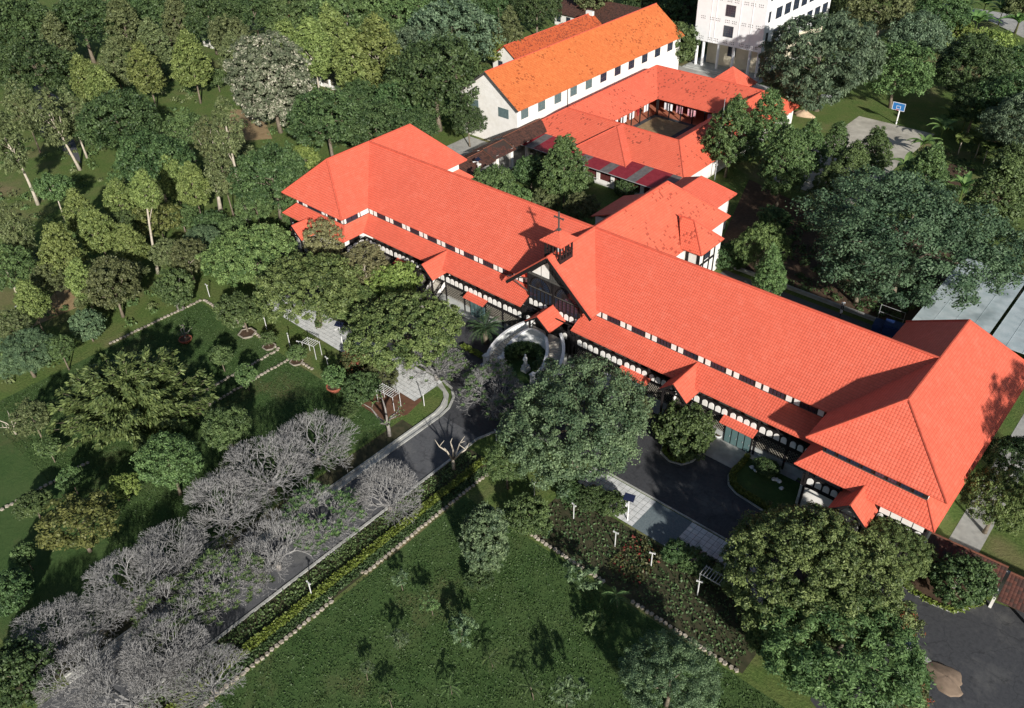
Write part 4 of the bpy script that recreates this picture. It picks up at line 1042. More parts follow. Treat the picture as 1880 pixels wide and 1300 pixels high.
# old tiled gallery at the lower right
OG = thing('old_gallery', 'old moss-stained brown tiled lean-to running right from the red pavilion', 'building', (-2.5, 64.2, 0))
mb = MB(); mb.slab([(-6.6, 62.4, 2.5), (0.1, 62.9, 2.5), (0.1, 65.2, 3.4), (-6.6, 64.8, 3.4)], .1); mb.build('roof', 'roof_mossy', OG)
mb = MB(); mb.slab([(0.4, 62.0, 2.3), (8, 62.6, 2.3), (8, 65.2, 3.3), (0.4, 64.8, 3.3)], .1); mb.build('roof', 'roof_mossy', OG)
MB().box(-6.6, 8, 64.9, 65.1, 0, 3.2).build('wall', 'plinth', OG)
for x in (-6.3, -3, 0.2, 3.5): box_part('post', 'plaster', OG, x - .12, x + .12, 62.9, 63.14, 0, 2.5)
ridge_caps(OG, [((-6.6, 64.85, 3.45), (0.1, 65.2, 3.45)), ((0.4, 64.85, 3.35), (8, 65.2, 3.35))], 'ridge_brown', .1)

# white boundary fence at the upper left
FN = thing('white_fence', 'low white wall with pillars and railings at the upper left', 'fence', (-170, 111.5, 0))
MB().box(-206, -137, 111.3, 111.5, 0, .9).build('wall', 'plaster', FN)
for k in range(24):
    x = -206 + k * 3.0; box_part('pillar', 'plaster', FN, x - .2, x + .2, 111.2, 111.6, 0, 2.0)
    if k < 23: MB().bar((x, 111.4, 1.7), (x + 3, 111.4, 1.7), .05).bar((x, 111.4, 1.3), (x + 3, 111.4, 1.3), .05).build('rail', 'grey_metal', FN)
mb = MB()
FN2 = thing('boundary_wall', 'low garden wall with stone coping behind the right wing', 'wall', (-34, 100, 0))
for k in range(24): box_part('coping_stone', 'concrete', FN2, -48 + k * 1.15, -46.9 + k * 1.15, 99.9, 100.35, .35, .5)
MB().box(-48, -20.4, 99.98, 100.27, 0, .35).build('wall', 'plinth', FN2)

# ================================================================== small things
def post_light(label, x, y, h=2.1, ang=0.0):
    t = thing('garden_light', label, 'light post', (x, y, 0), 'white garden light posts', ang)
    pm = cached('glp', lambda: MB().tube([(0, 0, 0), (0, 0, 2.0)], .055, 8).mesh('post', 'post_paint'))
    am = cached('gla', lambda: MB().bar((-.26, 0, 2.05), (.26, 0, 2.05), .07, .09).box(-.30, -.18, -.06, .06, 1.99, 2.12).box(.18, .30, -.06, .06, 1.99, 2.12).mesh('lamp_head', 'post_paint'))
    for n_, me in (('post', pm), ('lamp_head', am)):
        o = bpy.data.objects.new(n_, me); COL.objects.link(o); o.parent = t
        o.scale = (1, 1, h / 2.1)
LIGHTS = [((-40.44, 46.77), 'white garden light post by the upper end of the right flower bed'), ((-35.31, 46.94), 'second white light post along the right flower bed'), ((-29.95, 46.73), 'white light post beside the clipped shrub on the flower bed'), ((-25.81, 46.90), 'white light post at the gap in the edging stones'), ((-20.68, 46.95), 'white light post left of the white trellis'), ((-15.62, 46.71), 'white light post against the huge mango tree'),
 ((-101.40, 46.22), 'white light post at the top corner of the left lawn'), ((-88.09, 46.67), 'white light post behind the stone planter with the leafy tree'), ((-82.32, 46.29), 'white light post at the end of the left edging stones'), ((-79.93, 46.25), 'white light post next to the small planter on the grass path'), ((-74.37, 46.40), 'white light post below the solar lamp on the left path'), ((-68.80, 46.64), 'white light post behind the red pot with a shrub'), ((-48.21, 23.41), 'white light post on the bed beside the avenue'), ((-48.78, 50.02), 'white light post at the top end of the avenue'), ((-59.99, 49.40), 'white light post beside the small white arbour')]
for (x_, y_), lab in LIGHTS: post_light(lab, x_, y_, 2.1, rnd.uniform(-.6, .6))

def solar_lamp(label, x, y, h, az):
    t = thing('solar_lamp', label, 'street lamp', (x, y, 0), 'solar street lamps', az)
    MBl = lambda n_, mb, mat: (lambda o: (COL.objects.link(o), setattr(o, 'parent', t)))(bpy.data.objects.new(n_, mb.mesh(n_, mat)))
    MBl('pole', MB().tube([(0, 0, 0), (0, 0, h)], [.07, .05], 8), 'white_paint')
    mb = MB(); mb.slab([(-.55, -.35, h + .02), (.55, -.35, h + .02), (.55, .35, h + .32), (-.55, .35, h + .32)], .05); MBl('solar_panel', mb, 'solar_panel')
    MBl('arm', MB().bar((0, 0, h - .3), (0, -.7, h - .15), .05), 'white_paint')
    MBl('lamp_head', MB().box(-.1, .1, -.95, -.6, h - .2, h - .1), 'white_paint')
solar_lamp('solar street lamp on the grey path left of the stairs', *(-77.31, 51.04), 3.2, .3)
solar_lamp('solar lamp standing behind the shrubs on the pale paved strip', *(-30.97, 50.31), 3.2, .3)
solar_lamp('solar lamp leaning over the dark yard at the lower right', *(-3.66, 51.91), 3.4, .6)
solar_lamp('solar lamp beside the pale trunk left of the red pavilion', *(-115.64, 62.50), 4.6, .2)
solar_lamp('lamp post in the back garden behind the left wing', *(-94.81, 96.10), 5.2, -.4)
solar_lamp('lamp fixed by the leaning tree at the far left', *(-113.05, 25.85), 4.6, .2)

def arbour(label, x, y, az, L=2.4, w=1.1, h=2.1):
    t = thing('garden_arbour', label, 'arbour', (x, y, 0), 'white metal arbours in the garden', az)
    def add(n_, mb):
        o = bpy.data.objects.new(n_, mb.mesh(n_, 'post_paint')); COL.objects.link(o); o.parent = t
    for sx in (-1, 1):
        for sy in (-1, 1): add('post', MB().tube([(sx * L / 2, sy * w / 2, 0), (sx * L / 2, sy * w / 2, h)], .04, 6))
    for sy in (-1, 1): add('beam', MB().bar((-L / 2, sy * w / 2, h), (L / 2, sy * w / 2, h), .06))
    n = int(L / .3)
    for k in range(n + 1): add('slat', MB().bar((-L / 2 + L * k / n, -w / 2 - .1, h + .06), (-L / 2 + L * k / n, w / 2 + .1, h + .06), .05))
arbour('white slatted arbour on the left path beside the red-leaved shrubs', *(-78.52, 47.12), .2, 2.0)
arbour('white slatted arbour below the bare tree near the stairs', *(-63.46, 46.91), .05, 2.8)
arbour('long white slatted arbour beside the huge mango tree', *(-18.89, 48.32), .03, 4.4)

def pot(label, x, y, r, h, mat='terracotta', square=False):
    t = thing('planter', label, 'planter', (x, y, 0), 'garden planters')
    seg = 6 if square else 14
    for n_, mb, mt_ in (('pot', MB().lathe([(r * .62, 0), (r * .95, h * .8), (r * 1.05, h * .82), (r * 1.05, h), (r * .9, h), (r * .88, h * .85)], seg), mat), ('soil', MB().lathe([(r * .5, h * .5), (r * .88, h * .86)], seg), 'soil')):
        o = bpy.data.objects.new(n_, mb.mesh(n_, mt_)); COL.objects.link(o); o.parent = t
    return t
pot('wide terracotta pot with a shrub on the lawn by the avenue', *(-70.60, 44.32), .95, .75)
pot('red pot with a rough stump on the left lawn', *(-94.13, 37.98), .85, .6)
pot('hexagonal stone planter under the leafy tree on the left lawn', *(-88.83, 44.11), 1.2, .55, 'edging_stone', True)
pot('small stone planter at the corner of the left lawn', *(-84.16, 44.31), .9, .45, 'edging_stone', True)
pot('stone planter with a bonsai on the grass path', *(-78.67, 44.60), .9, .45, 'edging_stone', True)
pot('round grey planter beside the gallery steps at the right wing', *(-30.28, 66.98), .45, .5, 'stone_stair')
pot('round grey planter by the right gallery wall', *(-25.04, 67.36), .5, .5, 'stone_stair')

# statue in the stair garden
S_ = thing('statue', 'small white robed statue on a pedestal inside the horseshoe stair', 'statue', (*(-54.93, 62.18), 0))
for n_, mb, mt_ in (('pedestal', MB().box(-.45, .45, -.45, .45, 0, .55).box(-.36, .36, -.36, .36, .55, 1.0), 'stone_stair'),
                    ('figure', MB().lathe([(.30, 1.0), (.32, 1.05), (.24, 1.5), (.22, 1.9), (.27, 2.05), (.25, 2.2), (.10, 2.32), (.13, 2.42), (.15, 2.55), (.12, 2.68), (.03, 2.75)], 12).bar((-.24, 0, 2.1), (-.10, -.26, 1.85), .13).bar((.24, 0, 2.1), (.10, -.26, 1.85), .13), 'white_paint')):
    o = bpy.data.objects.new(n_, mb.mesh(n_, mt_, smooth=(n_ == 'figure'))); COL.objects.link(o); o.parent = S_

# basketball hoop
HX, HY = (-49.74, 167.22)
H_ = thing('basketball_hoop', 'blue basketball backboard on a pale pole at the far end of the court', 'basketball hoop', (HX, HY, 0))
for n_, mb, mt_ in (('pole', MB().tube([(0, 0, 0), (0, 0, 3.0), (0, -.9, 3.6)], .13, 8), 'white_paint'), ('backboard', MB().box(-1.2, 1.2, -1.1, -1.02, 3.1, 4.6), 'hoop_blue'),
                    ('marking', MB().box(-.4, .4, -1.115, -1.10, 3.4, 3.46).box(-.4, .4, -1.115, -1.10, 3.94, 4.0).box(-.4, -.33, -1.115, -1.10, 3.46, 3.94).box(.33, .4, -1.115, -1.10, 3.46, 3.94).box(-1.2, 1.2, -1.115, -1.10, 4.52, 4.6).box(-1.2, 1.2, -1.115, -1.10, 3.1, 3.18).box(-1.2, -1.12, -1.115, -1.10, 3.18, 4.52).box(1.12, 1.2, -1.115, -1.10, 3.18, 4.52), 'white_paint'),
                    ('rim', MB().tube([(.28 * math.cos(a), -1.45 + .28 * math.sin(a), 3.35) for a in np.linspace(0, 2 * PI, 13)], .03, 5), 'hoop_rim')):
    o = bpy.data.objects.new(n_, mb.mesh(n_, mt_)); COL.objects.link(o); o.parent = H_

# heaps
def heap(label, x, y, r, h, mat, seed):
    q = random.Random(seed); mb = MB()
    mb.lathe([(r, 0), (r * .8, h * .3), (r * .5, h * .72), (r * .2, h * .96), (.03, h)], 16)
    ph = [q.uniform(0, 6.28) for _ in range(3)]
    def wob(a, b_): t_ = math.atan2(b_, a); return 1 + .22 * math.sin(2 * t_ + ph[0]) + .14 * math.sin(3 * t_ + ph[1]) + .08 * math.sin(7 * t_ + ph[2])
    mb.v = [(a * wob(a, b_) * q.uniform(.93, 1.07) * 1.25, b_ * wob(a, b_) * q.uniform(.93, 1.07) * .85, c * q.uniform(.8, 1.15)) for a, b_, c in mb.v]
    o = place('sand_heap', mb.mesh('sand_heap', mat, smooth=True), None, (x, y, -.02)); tag(o, label, 'sand heap')
heap('pale heap of sand beside the big tree near the tower block', *(-65.79, 160.47), 1.6, 1.1, 'sand', 4)
heap('spread brown sand heap in the dark yard at the lower right', *(-0.33, 53.21), 1.6, .35, 'sand_brown', 5)
sheet('pale_slab', 'concrete', [(-3.11, 53.90),(-2.31, 54.24),(-1.15, 53.85),(-1.79, 52.84)], .045)
sheet('grass_bank', 'lawn_grass', [(-4.75, 53.21),(-3.11, 53.90),(-1.29, 52.72),(-0.20, 48.53),(-3.53, 45.67)], .05)

# vehicles
def car(label, x, y, az, paint, van=False):
    t = thing('parked_car', label, 'car', (x, y, 0), None, az)
    def add(n_, mb, mt_, par=t, smooth=False):
        o = bpy.data.objects.new(n_, mb.mesh(n_, mt_, smooth=smooth)); COL.objects.link(o); o.parent = par; return o
    prof = [(-2.1, .35), (-2.15, .75), (-1.3, .92), (-.75, 1.42), (.9, 1.45), (1.6, .98), (2.1, .9), (2.1, .35)]
    if van: prof = [(-2.4, .4), (-2.45, 1.0), (-1.9, 1.25), (-1.35, 1.95), (2.35, 2.0), (2.4, .4)]
    mb = MB(); n = len(prof); w = .85
    mb.v = [(a, -w * (1 if z < 1.1 else .86), z) for a, z in prof] + [(a, w * (1 if z < 1.1 else .86), z) for a, z in prof]
    mb.f = [tuple(range(n)), tuple(range(n, 2 * n))[::-1]] + [(i, n + i, n + (i + 1) % n, (i + 1) % n) for i in range(n)]
    add('body', mb, paint)
    for sx in (-1.35, 1.35):
        for sy in (-1, 1):
            wl = add('wheel', MB().tube([(sx, sy * .72, .33), (sx, sy * .88, .33)], .33, 12), 'black_rubber')
            add('rim', MB().tube([(sx, sy * .88, .33), (sx, sy * .895, .33)], .19, 10), 'grey_metal', wl)
    z0, z1 = (1.0, 1.36) if not van else (1.25, 1.8)
    for sy in (-1, 1): add('side_window', MB().box(-.7, .85, sy * .86 - .02, sy * .86 + .02, z0, z1), 'glass')
    add('windscreen', MB().bar((-1.22, 0, z0), (-.82, 0, z1), 1.4, .04), 'glass')
    for sy in (-.6, .6): add('headlight', MB().box(-2.17, -2.1, sy - .16, sy + .16, .62, .76), 'white_paint')
car('white car parked under the big tree near the tower block', *(-65.66, 169.55), .5, 'vehicle_silver')
TK = thing('covered_truck', 'small truck with dark blue tarpaulin behind the right wing roof', 'truck', (-22.9, 97.6, 0), None, .15)
for n_, mb, mt_ in (('tarpaulin', MB().box(-1.1, 2.0, -1.0, 1.0, .9, 2.1).box(-1.15, 2.05, -.8, .8, 2.1, 2.3), 'vehicle_blue'), ('cab', MB().box(-2.4, -1.2, -.9, .9, .5, 1.9), 'vehicle_blue'), ('windscreen', MB().box(-2.43, -2.4, -.75, .75, 1.2, 1.75), 'glass'), ('bed', MB().box(-1.2, 2.1, -.95, .95, .5, .9), 'grey_metal')):
    o = bpy.data.objects.new(n_, mb.mesh(n_, mt_)); COL.objects.link(o); o.parent = TK
for sx in (-1.8, 1.3):
    for sy in (-1, 1):
        o = bpy.data.objects.new('wheel', MB().tube([(sx, sy * .75, .36), (sx, sy * .95, .36)], .36, 12).mesh('wheel', 'black_rubber')); COL.objects.link(o); o.parent = TK
GF = thing('pipe_frame', 'thin white pipe frame standing by the blue truck', 'frame', (*(-24.37, 101.06), 0))
for n_, a, b_ in (('upright', (-1.6, 0, 0), (-1.6, 0, 2.2)), ('upright', (1.6, 0, 0), (1.6, 0, 2.2)), ('crossbar', (-1.6, 0, 2.2), (1.6, 0, 2.2)), ('crossbar', (-1.6, 0, 1.1), (1.6, 0, 1.1))):
    o = bpy.data.objects.new(n_, MB().tube([a, b_], .035, 6).mesh(n_, 'grey_metal')); COL.objects.link(o); o.parent = GF
MP = thing('mast', 'tall thin pale mast beside the courtyard house', 'mast', (*(-64.58, 124.14), 0))
o = bpy.data.objects.new('pole', MB().tube([(0, 0, 0), (0, 0, 14.5)], [.09, .04], 8).mesh('pole', 'grey_metal')); COL.objects.link(o); o.parent = MP

# two people on the path behind the right wing
def person(label, x, y, az, shirt, stride):
    t = thing('person', label, 'person', (x, y, 0), None, az)
    V = [(0, 0, .92), (0, 0, 1.15), (0, 0, 1.40), (0, 0, 1.50), (0, 0, 1.60), (0, .01, 1.70),
         (-.10, 0, .86), (-.11, stride * .5, .48), (-.11, stride * .9, .07), (-.11, stride * .9 + .14, .03), (.10, 0, .86), (.11, -stride * .35, .48), (.11, -stride * .8, .10), (.11, -stride * .8 + .14, .03),
         (-.20, 0, 1.40), (-.26, -.03, 1.12), (-.27, .08, .86), (.20, 0, 1.40), (.26, .03, 1.12), (.27, .12, .88)]
    E_ = [(0, 1), (1, 2), (2, 3), (3, 4), (4, 5), (0, 6), (6, 7), (7, 8), (8, 9), (0, 10), (10, 11), (11, 12), (12, 13), (2, 14), (14, 15), (15, 16), (2, 17), (17, 18), (18, 19)]
    Rr = [.15, .13, .15, .06, .095, .07, .10, .07, .05, .04, .10, .07, .05, .04, .07, .048, .04, .07, .048, .04]
    me = bpy.data.meshes.new('body'); me.from_pydata(V, E_, [])
    o = bpy.data.objects.new('body', me); COL.objects.link(o); o.parent = t
    sk = o.modifiers.new('skin', 'SKIN')
    for v, r_ in zip(me.skin_vertices[0].data if me.skin_vertices else [], Rr): v.radius = (r_, r_ * .8)
    o.modifiers.new('sub', 'SUBSURF').levels = 1
    dg = bpy.context.evaluated_depsgraph_get(); ev = o.evaluated_get(dg)
    nm = bpy.data.meshes.new_from_object(ev); o.modifiers.clear(); o.data = nm
    for k in (shirt, 'trousers', 'skin', 'black_rubber'): nm.materials.append(MATS[k])
    for p in nm.polygons:
        z = p.center.z
        p.material_index = 3 if (z > 1.64 and p.center.y < .05) or z > 1.70 or z < .06 else (2 if z > 1.47 or (abs(p.center.x) > .21 and z < 1.15) else (0 if z > .9 else 1))
        p.use_smooth = True
person('person in a grey shirt walking on the path behind the right wing', *(-30.38, 99.63), .6, 'shirt_grey', .25)
person('person in a white shirt standing nearer the right wing roof', *(-29.83, 97.73), 2.4, 'shirt_white', .12)

# ================================================================== vegetation
def fib_dirs(n, r, zmin=-0.45):
    i = np.arange(n) + .5
    z = 1 - (1 - zmin) * i / n
    a = i * 2.399963 + r.uniform(0, 6.28)
    s = np.sqrt(np.maximum(0, 1 - z * z))
    D = np.stack([s * np.cos(a), s * np.sin(a), z], 1) + r.normal(scale=.08, size=(n, 3))
    return D / np.linalg.norm(D, axis=1, keepdims=True)
def crown_mesh(name, seed, R, ratio, mat, rc=.75, nl=28, leaf=.30, cone=0.0, lobes=.22, nlobe=7, zmin=-.45, dens=1.0, inner=.25, elong=1.7, up=.35, tintspread=.5, gap=0.0, droop=0.0, hollow=False):
    """foliage: leaf faces gathered in clumps over a lobed envelope, crown centre at the origin"""
    r = np.random.default_rng(seed)
    RZ = R * ratio
    area = 2 * PI * R * (R + RZ) * .5 * (1 - zmin) * 1.1
    n = max(8, int(area / (rc * rc * 1.75) * dens))
    D = fib_dirs(n, r, zmin)
    if gap > 0: D = D[r.uniform(size=len(D)) > gap]
    L = r.normal(size=(nlobe, 3)); L[:, 2] = np.abs(L[:, 2]) * .8 - .1; L /= np.linalg.norm(L, axis=1, keepdims=True)
    c = (D @ L.T).max(1)
    f = 1 - lobes + lobes * 1.5 * np.clip((c - .55) / .45, 0, 1)
    f *= r.uniform(.84, 1.10, len(D)) + (r.uniform(size=len(D)) < .07) * .1
    C_ = D * np.array([R, R, RZ]) * f[:, None]
    if cone:
        zn = (C_[:, 2] / RZ + 1) / 2; k = 1 + cone * (.45 - zn) * 1.6; C_[:, :2] *= np.clip(k, .12, 2)[:, None]
    ni = int(len(C_) * inner)
    Ci = C_[r.integers(0, len(C_), ni)] * r.uniform(.45, .82, (ni, 1))
    C_ = np.concatenate([C_, Ci]); Dn = np.concatenate([C_[:len(D)] / np.linalg.norm(C_[:len(D)], axis=1, keepdims=True), np.tile([0, 0, 1.], (ni, 1))])
    rcs = rc * r.uniform(.5, 1.45, len(C_)); stretch = r.uniform(.7, 1.35, (len(C_), 3))
    tc = r.uniform(0, 1, len(C_))
    m_ = len(C_); K = np.repeat(np.arange(m_), nl)
    d = r.normal(size=(m_ * nl, 3)); d /= np.linalg.norm(d, axis=1, keepdims=True)
    ax = Dn[K] * .55 + np.array([0, 0, up])
    d = d + ax; d /= np.maximum(np.linalg.norm(d, axis=1, keepdims=True), 1e-6)
    P = C_[K] + d * stretch[K] * rcs[K][:, None] * (r.uniform(.12, 1.0, (len(K), 1)) ** .55 + (r.uniform(size=(len(K), 1)) < .06) * .35) * np.array([1, 1, .8])
    N = d * .8 + r.normal(scale=.55, size=d.shape) + np.array([0, 0, .3])
    T = None
    if droop: T = r.normal(size=d.shape) * .4 + np.array([0, 0, -1.0]) * droop + d * .4
    tint = np.clip(.5 + (tc[K] - .5) * tintspread * 1.4 + r.normal(scale=.22, size=len(K)), 0, 1)
    return leaf_mesh(name, P.astype(np.float64), N, leaf * r.uniform(.65, 1.35, len(K)), tint, mat, r, elong, T)
def trunk_mb(base, top, r0, limbs, seed, bend=.25):
    q = random.Random(seed); mb = MB()
    b, t = Vector(base), Vector(top); n = 5; pts = []
    off = Vector((q.uniform(-1, 1), q.uniform(-1, 1), 0)) * bend * r0 * 4
    for k in range(n + 1):
        f = k / n; pts.append(b.lerp(t, f) + off * math.sin(f * PI))
    mb.tube(pts, [r0 * (1.35 if k == 0 else 1) * (1 - .55 * k / n) for k in range(n + 1)], 7)
    for e, f in limbs:
        s = b.lerp(t, f) + off * math.sin(f * PI); e = Vector(e); m_ = s.lerp(e, .5) + Vector((0, 0, -(e - s).length * .06))
        rr = r0 * (1 - .55 * f) * .62
        mb.tube([s, m_, e], [rr, rr * .75, rr * .3], 5)
    return mb
PROTO = {}
#        type     R    ratio mat           kwargs
TYPES = {
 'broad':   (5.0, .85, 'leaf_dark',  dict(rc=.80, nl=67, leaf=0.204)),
 'broadm':  (5.0, .85, 'leaf_mid',   dict(rc=.80, nl=67, leaf=0.204)),
 'olive':   (4.0, 1.0, 'leaf_olive', dict(rc=.65, nl=45, leaf=0.208, gap=.12)),
 'greyb':   (5.0, .85, 'leaf_grey',  dict(rc=.85, nl=76, leaf=0.204, lobes=.28, nlobe=9)),
 'willow':  (7.0, 1.0, 'leaf_grey',  dict(rc=.95, nl=98, leaf=0.192, lobes=.32, nlobe=12, droop=.8, elong=2.6, zmin=-.7)),
 'huge':    (8.0, .62, 'leaf_huge',   dict(rc=1.0, nl=126, leaf=0.164, lobes=.34, nlobe=12, zmin=-.5)),
 'blue':    (6.5, .74, 'leaf_blue',  dict(rc=.80, nl=140, leaf=0.138, lobes=.2, nlobe=10, zmin=-.6)),
 'blues':   (2.4, 1.15, 'leaf_blue', dict(rc=.42, nl=59, leaf=0.144, lobes=.12, nlobe=8, zmin=-.85)),
 'dome':    (6.5, .50, 'leaf_dome',  dict(rc=.62, nl=76, leaf=0.17, lobes=.16, nlobe=11, zmin=-.12, inner=.35)),
 'mango':   (7.5, .68, 'leaf_mango',  dict(rc=.62, nl=114, leaf=0.133, lobes=.16, nlobe=12, zmin=-.6, elong=2.2)),
 'mangod':  (6.5, .80, 'leaf_mid',   dict(rc=.85, nl=107, leaf=0.157, lobes=.24, nlobe=10, zmin=-.6, elong=2.6)),
 'cone':    (2.6, 1.65, 'leaf_light',dict(rc=.50, nl=45, leaf=0.176, cone=.55, lobes=.2, zmin=-.85)),
 'coneo':   (2.6, 1.65, 'leaf_olive',dict(rc=.50, nl=45, leaf=0.176, cone=.6, lobes=.22, zmin=-.85, gap=.1)),
 'column':  (3.2, 1.6, 'leaf_mid',   dict(rc=.52, nl=49, leaf=0.176, cone=.6, lobes=.2, nlobe=9, zmin=-.85)),
 'wisp':    (2.6, 2.0, 'leaf_olive', dict(rc=.60, nl=38, leaf=0.16, cone=.3, lobes=.35, zmin=-.95, dens=.7, inner=.6, droop=.6, elong=2.6, gap=.2)),
 'lime':    (2.6, .85, 'leaf_lime',  dict(rc=.45, nl=49, leaf=0.16)),
 'round':   (2.6, .85, 'leaf_mid',   dict(rc=.45, nl=52, leaf=0.16, zmin=-.6)),
 'roundd':  (2.6, .85, 'leaf_dark',  dict(rc=.45, nl=52, leaf=0.16, zmin=-.6)),
 'yellow':  (2.6, 1.0, 'leaf_yellow',dict(rc=.50, nl=42, leaf=0.16, gap=.2)),
 'tan':     (2.4, 1.4, 'leaf_tan',   dict(rc=.45, nl=45, leaf=0.136, gap=.1, zmin=-.8)),
 'flower':  (5.0, 1.2, 'leaf_flower',dict(rc=.60, nl=59, leaf=0.208, zmin=-.75, lobes=.14)),
 'redleaf': (2.4, .9, 'leaf_red',    dict(rc=.5, nl=49, leaf=0.176, zmin=-.6)),
 'small':   (1.5, .95, 'leaf_mid',   dict(rc=.36, nl=38, leaf=0.136, gap=.12, zmin=-.6)),
 'smallb':  (1.5, .95, 'leaf_blue',  dict(rc=.36, nl=38, leaf=0.136, gap=.12, zmin=-.6)),
 'sapl':    (1.2, .75, 'leaf_mid', dict(rc=.30, nl=26, leaf=.12, gap=.62, zmin=-.5, elong=2.8, inner=.2, droop=.3, lobes=.5)),
 'saplb':   (1.2, .75, 'leaf_blue', dict(rc=.30, nl=26, leaf=.12, gap=.62, zmin=-.5, elong=2.8, inner=.2, droop=.3, lobes=.5)),
 'cypress': (1.6, 2.2, 'leaf_mid',   dict(rc=.32, nl=52, leaf=0.12, cone=.8, lobes=.08, zmin=-.95)),
}
NVAR = {'broad': 4, 'broadm': 3, 'cone': 3, 'column': 3, 'coneo': 2, 'wisp': 3, 'round': 2, 'roundd': 2, 'small': 3, 'dome': 3, 'greyb': 2, 'olive': 2}
USED = {}
TCOUNT = 0
def crown_for(ty):
    k = USED.get(ty, 0); USED[ty] = k + 1
    v = k % NVAR.get(ty, 1 if ty in ('yellow', 'tan', 'flower', 'cypress', 'huge', 'lime') else 2)
    R, ra, mat, kw = TYPES[ty]
    return cached(('crown', ty, v), lambda: crown_mesh('crown', 100 * v + len(ty) * 7 + ord(ty[0]), R, ra, mat, **kw)), R, ra
def T(ty, x, y, r, hc, label, cat='tree', lean=(0, 0), bark='bark', zs=1.0, tr=None, group=None, name=None):
    """a tree: crown of radius r centred hc above the ground at (x, y) plus the lean"""
    global TCOUNT; TCOUNT += 1
    me, R, ra = crown_for(ty)
    nm = name or {'shrub': 'shrub', 'hedge': 'hedge'}.get(cat, 'tree')
    t = thing(nm, label, cat, (x, y, 0), group)
    c = bpy.data.objects.new('crown', me); COL.objects.link(c); c.parent = t
    s = .93 * r / R; rz = r * ra * zs
    c.scale = (s * rnd.uniform(.95, 1.06), s * rnd.uniform(.95, 1.06), s * zs); c.location = (lean[0], lean[1], hc)
    c.rotation_euler = (rnd.uniform(-.06, .06), rnd.uniform(-.06, .06), rnd.uniform(0, 6.28))
    r0 = tr or max(.06, r * .055)
    limbs = []
    for k in range(6):
        a = k * 1.05 + rnd.uniform(-.3, .3); q = rnd.uniform(.45, .75)
        limbs.append(((lean[0] + math.cos(a) * r * q, lean[1] + math.sin(a) * r * q, hc + rz * rnd.uniform(-.1, .45)), rnd.uniform(.55, .95)))
    tm = trunk_mb((0, 0, -.1), (lean[0], lean[1], hc + rz * .25), r0, limbs, TCOUNT)
    o = bpy.data.objects.new('trunk', tm.mesh('trunk', bark, smooth=True)); COL.objects.link(o); o.parent = t
    return t

# ---- bare frangipani (plumeria): stubby forking limbs in a dome
def plumeria_mesh(seed, leafy=0.0):
    q = random.Random(seed); mb = MB(); tips = []
    def grow(p, d, L, r, depth):
        e = p + d * L
        if depth > 4: mb.tube([p, p.lerp(e, .5) + Vector((q.uniform(-1, 1), q.uniform(-1, 1), q.uniform(-1, 1))) * L * .08, e], [r, r * .9, r * .8], 5, cap=False)
        else: mb.tube([p, e], [r, r * .82], 3, cap=False)
        if depth == 0 or (e.z < .8 and depth < 5): tips.append((e, d)); return
        n = 3 if q.random() < .5 else 2
        a0 = q.uniform(0, 6.28)
        u = d.cross(Vector((0, 0, 1))); u = u.normalized() if u.length > .05 else Vector((1, 0, 0)); w = d.cross(u)
        for k in range(n):
            a = a0 + k * 6.283 / n + q.uniform(-.35, .35); sp_ = q.uniform(.34, .66)
            nd = (d * math.cos(sp_) + (u * math.cos(a) + w * math.sin(a)) * math.sin(sp_))
            nd.z = nd.z * .84 + .17
            nd.normalize()
            grow(e, nd, L * q.uniform(.72, .92), max(.0125, r * .68), depth - 1)
    for k in range(5):
        a = k * 1.257 + q.uniform(-.3, .3)
        d = Vector((math.cos(a) * .8, math.sin(a) * .8, .62)).normalized()
        grow(Vector((0, 0, .75)), d, .9, .12, 7)
    bt = MB(); bt.tube([(0, 0, -.1), (.03, .02, .4), (0, 0, .85)], [.26, .22, .20], 8)
    return mb, bt, tips
def plum_proto(v, leafy):
    def mk():
        mb, bt, tips = plumeria_mesh(900 + v)
        br = mb.mesh('branches', 'bark_silver'); tk = bt.mesh('trunk', 'bark_grey', smooth=True)
        ext = max(math.hypot(e.x, e.y) for e, d in tips); top = max(e.z for e, d in tips)
        lv = None
        if leafy:
            r = np.random.default_rng(v + 5); P = []; N = []; TT = []
            for e, d in tips:
                if r.uniform() < leafy:
                    for k in range(6):
                        a = k * 1.05 + r.uniform(-.2, .2); h = np.array([math.cos(a), math.sin(a), .35]); h /= np.linalg.norm(h)
                        P.append(np.array(e) + h * .16); TT.append(h); N.append(np.array([-h[0] * .4, -h[1] * .4, 1]))
            P, N, TT = np.array(P), np.array(N), np.array(TT)
            lv = leaf_mesh('leaves', P, N, np.full(len(P), .13), r.uniform(0, 1, len(P)), 'leaf_mid', r, 2.8, TT)
        return br, tk, lv, ext, top
    return cached(('plum', v, leafy), mk)
def PLUM(v, x, y, r, hc, label, leafy=0.0, zs=1.0):
    br, tk, lv, ext, top = plum_proto(v, leafy)
    t = thing('frangipani_tree', label, 'tree', (x, y, 0), 'bare frangipani trees along the avenue', rnd.uniform(0, 6.28))
    s = 1.16 * r / (ext * .92); z = s * zs
    for n_, me in (('branches', br), ('trunk', tk), ('leaves', lv)):
        if me is None: continue
        o = bpy.data.objects.new(n_, me); COL.objects.link(o); o.parent = t; o.scale = (s, s, z)
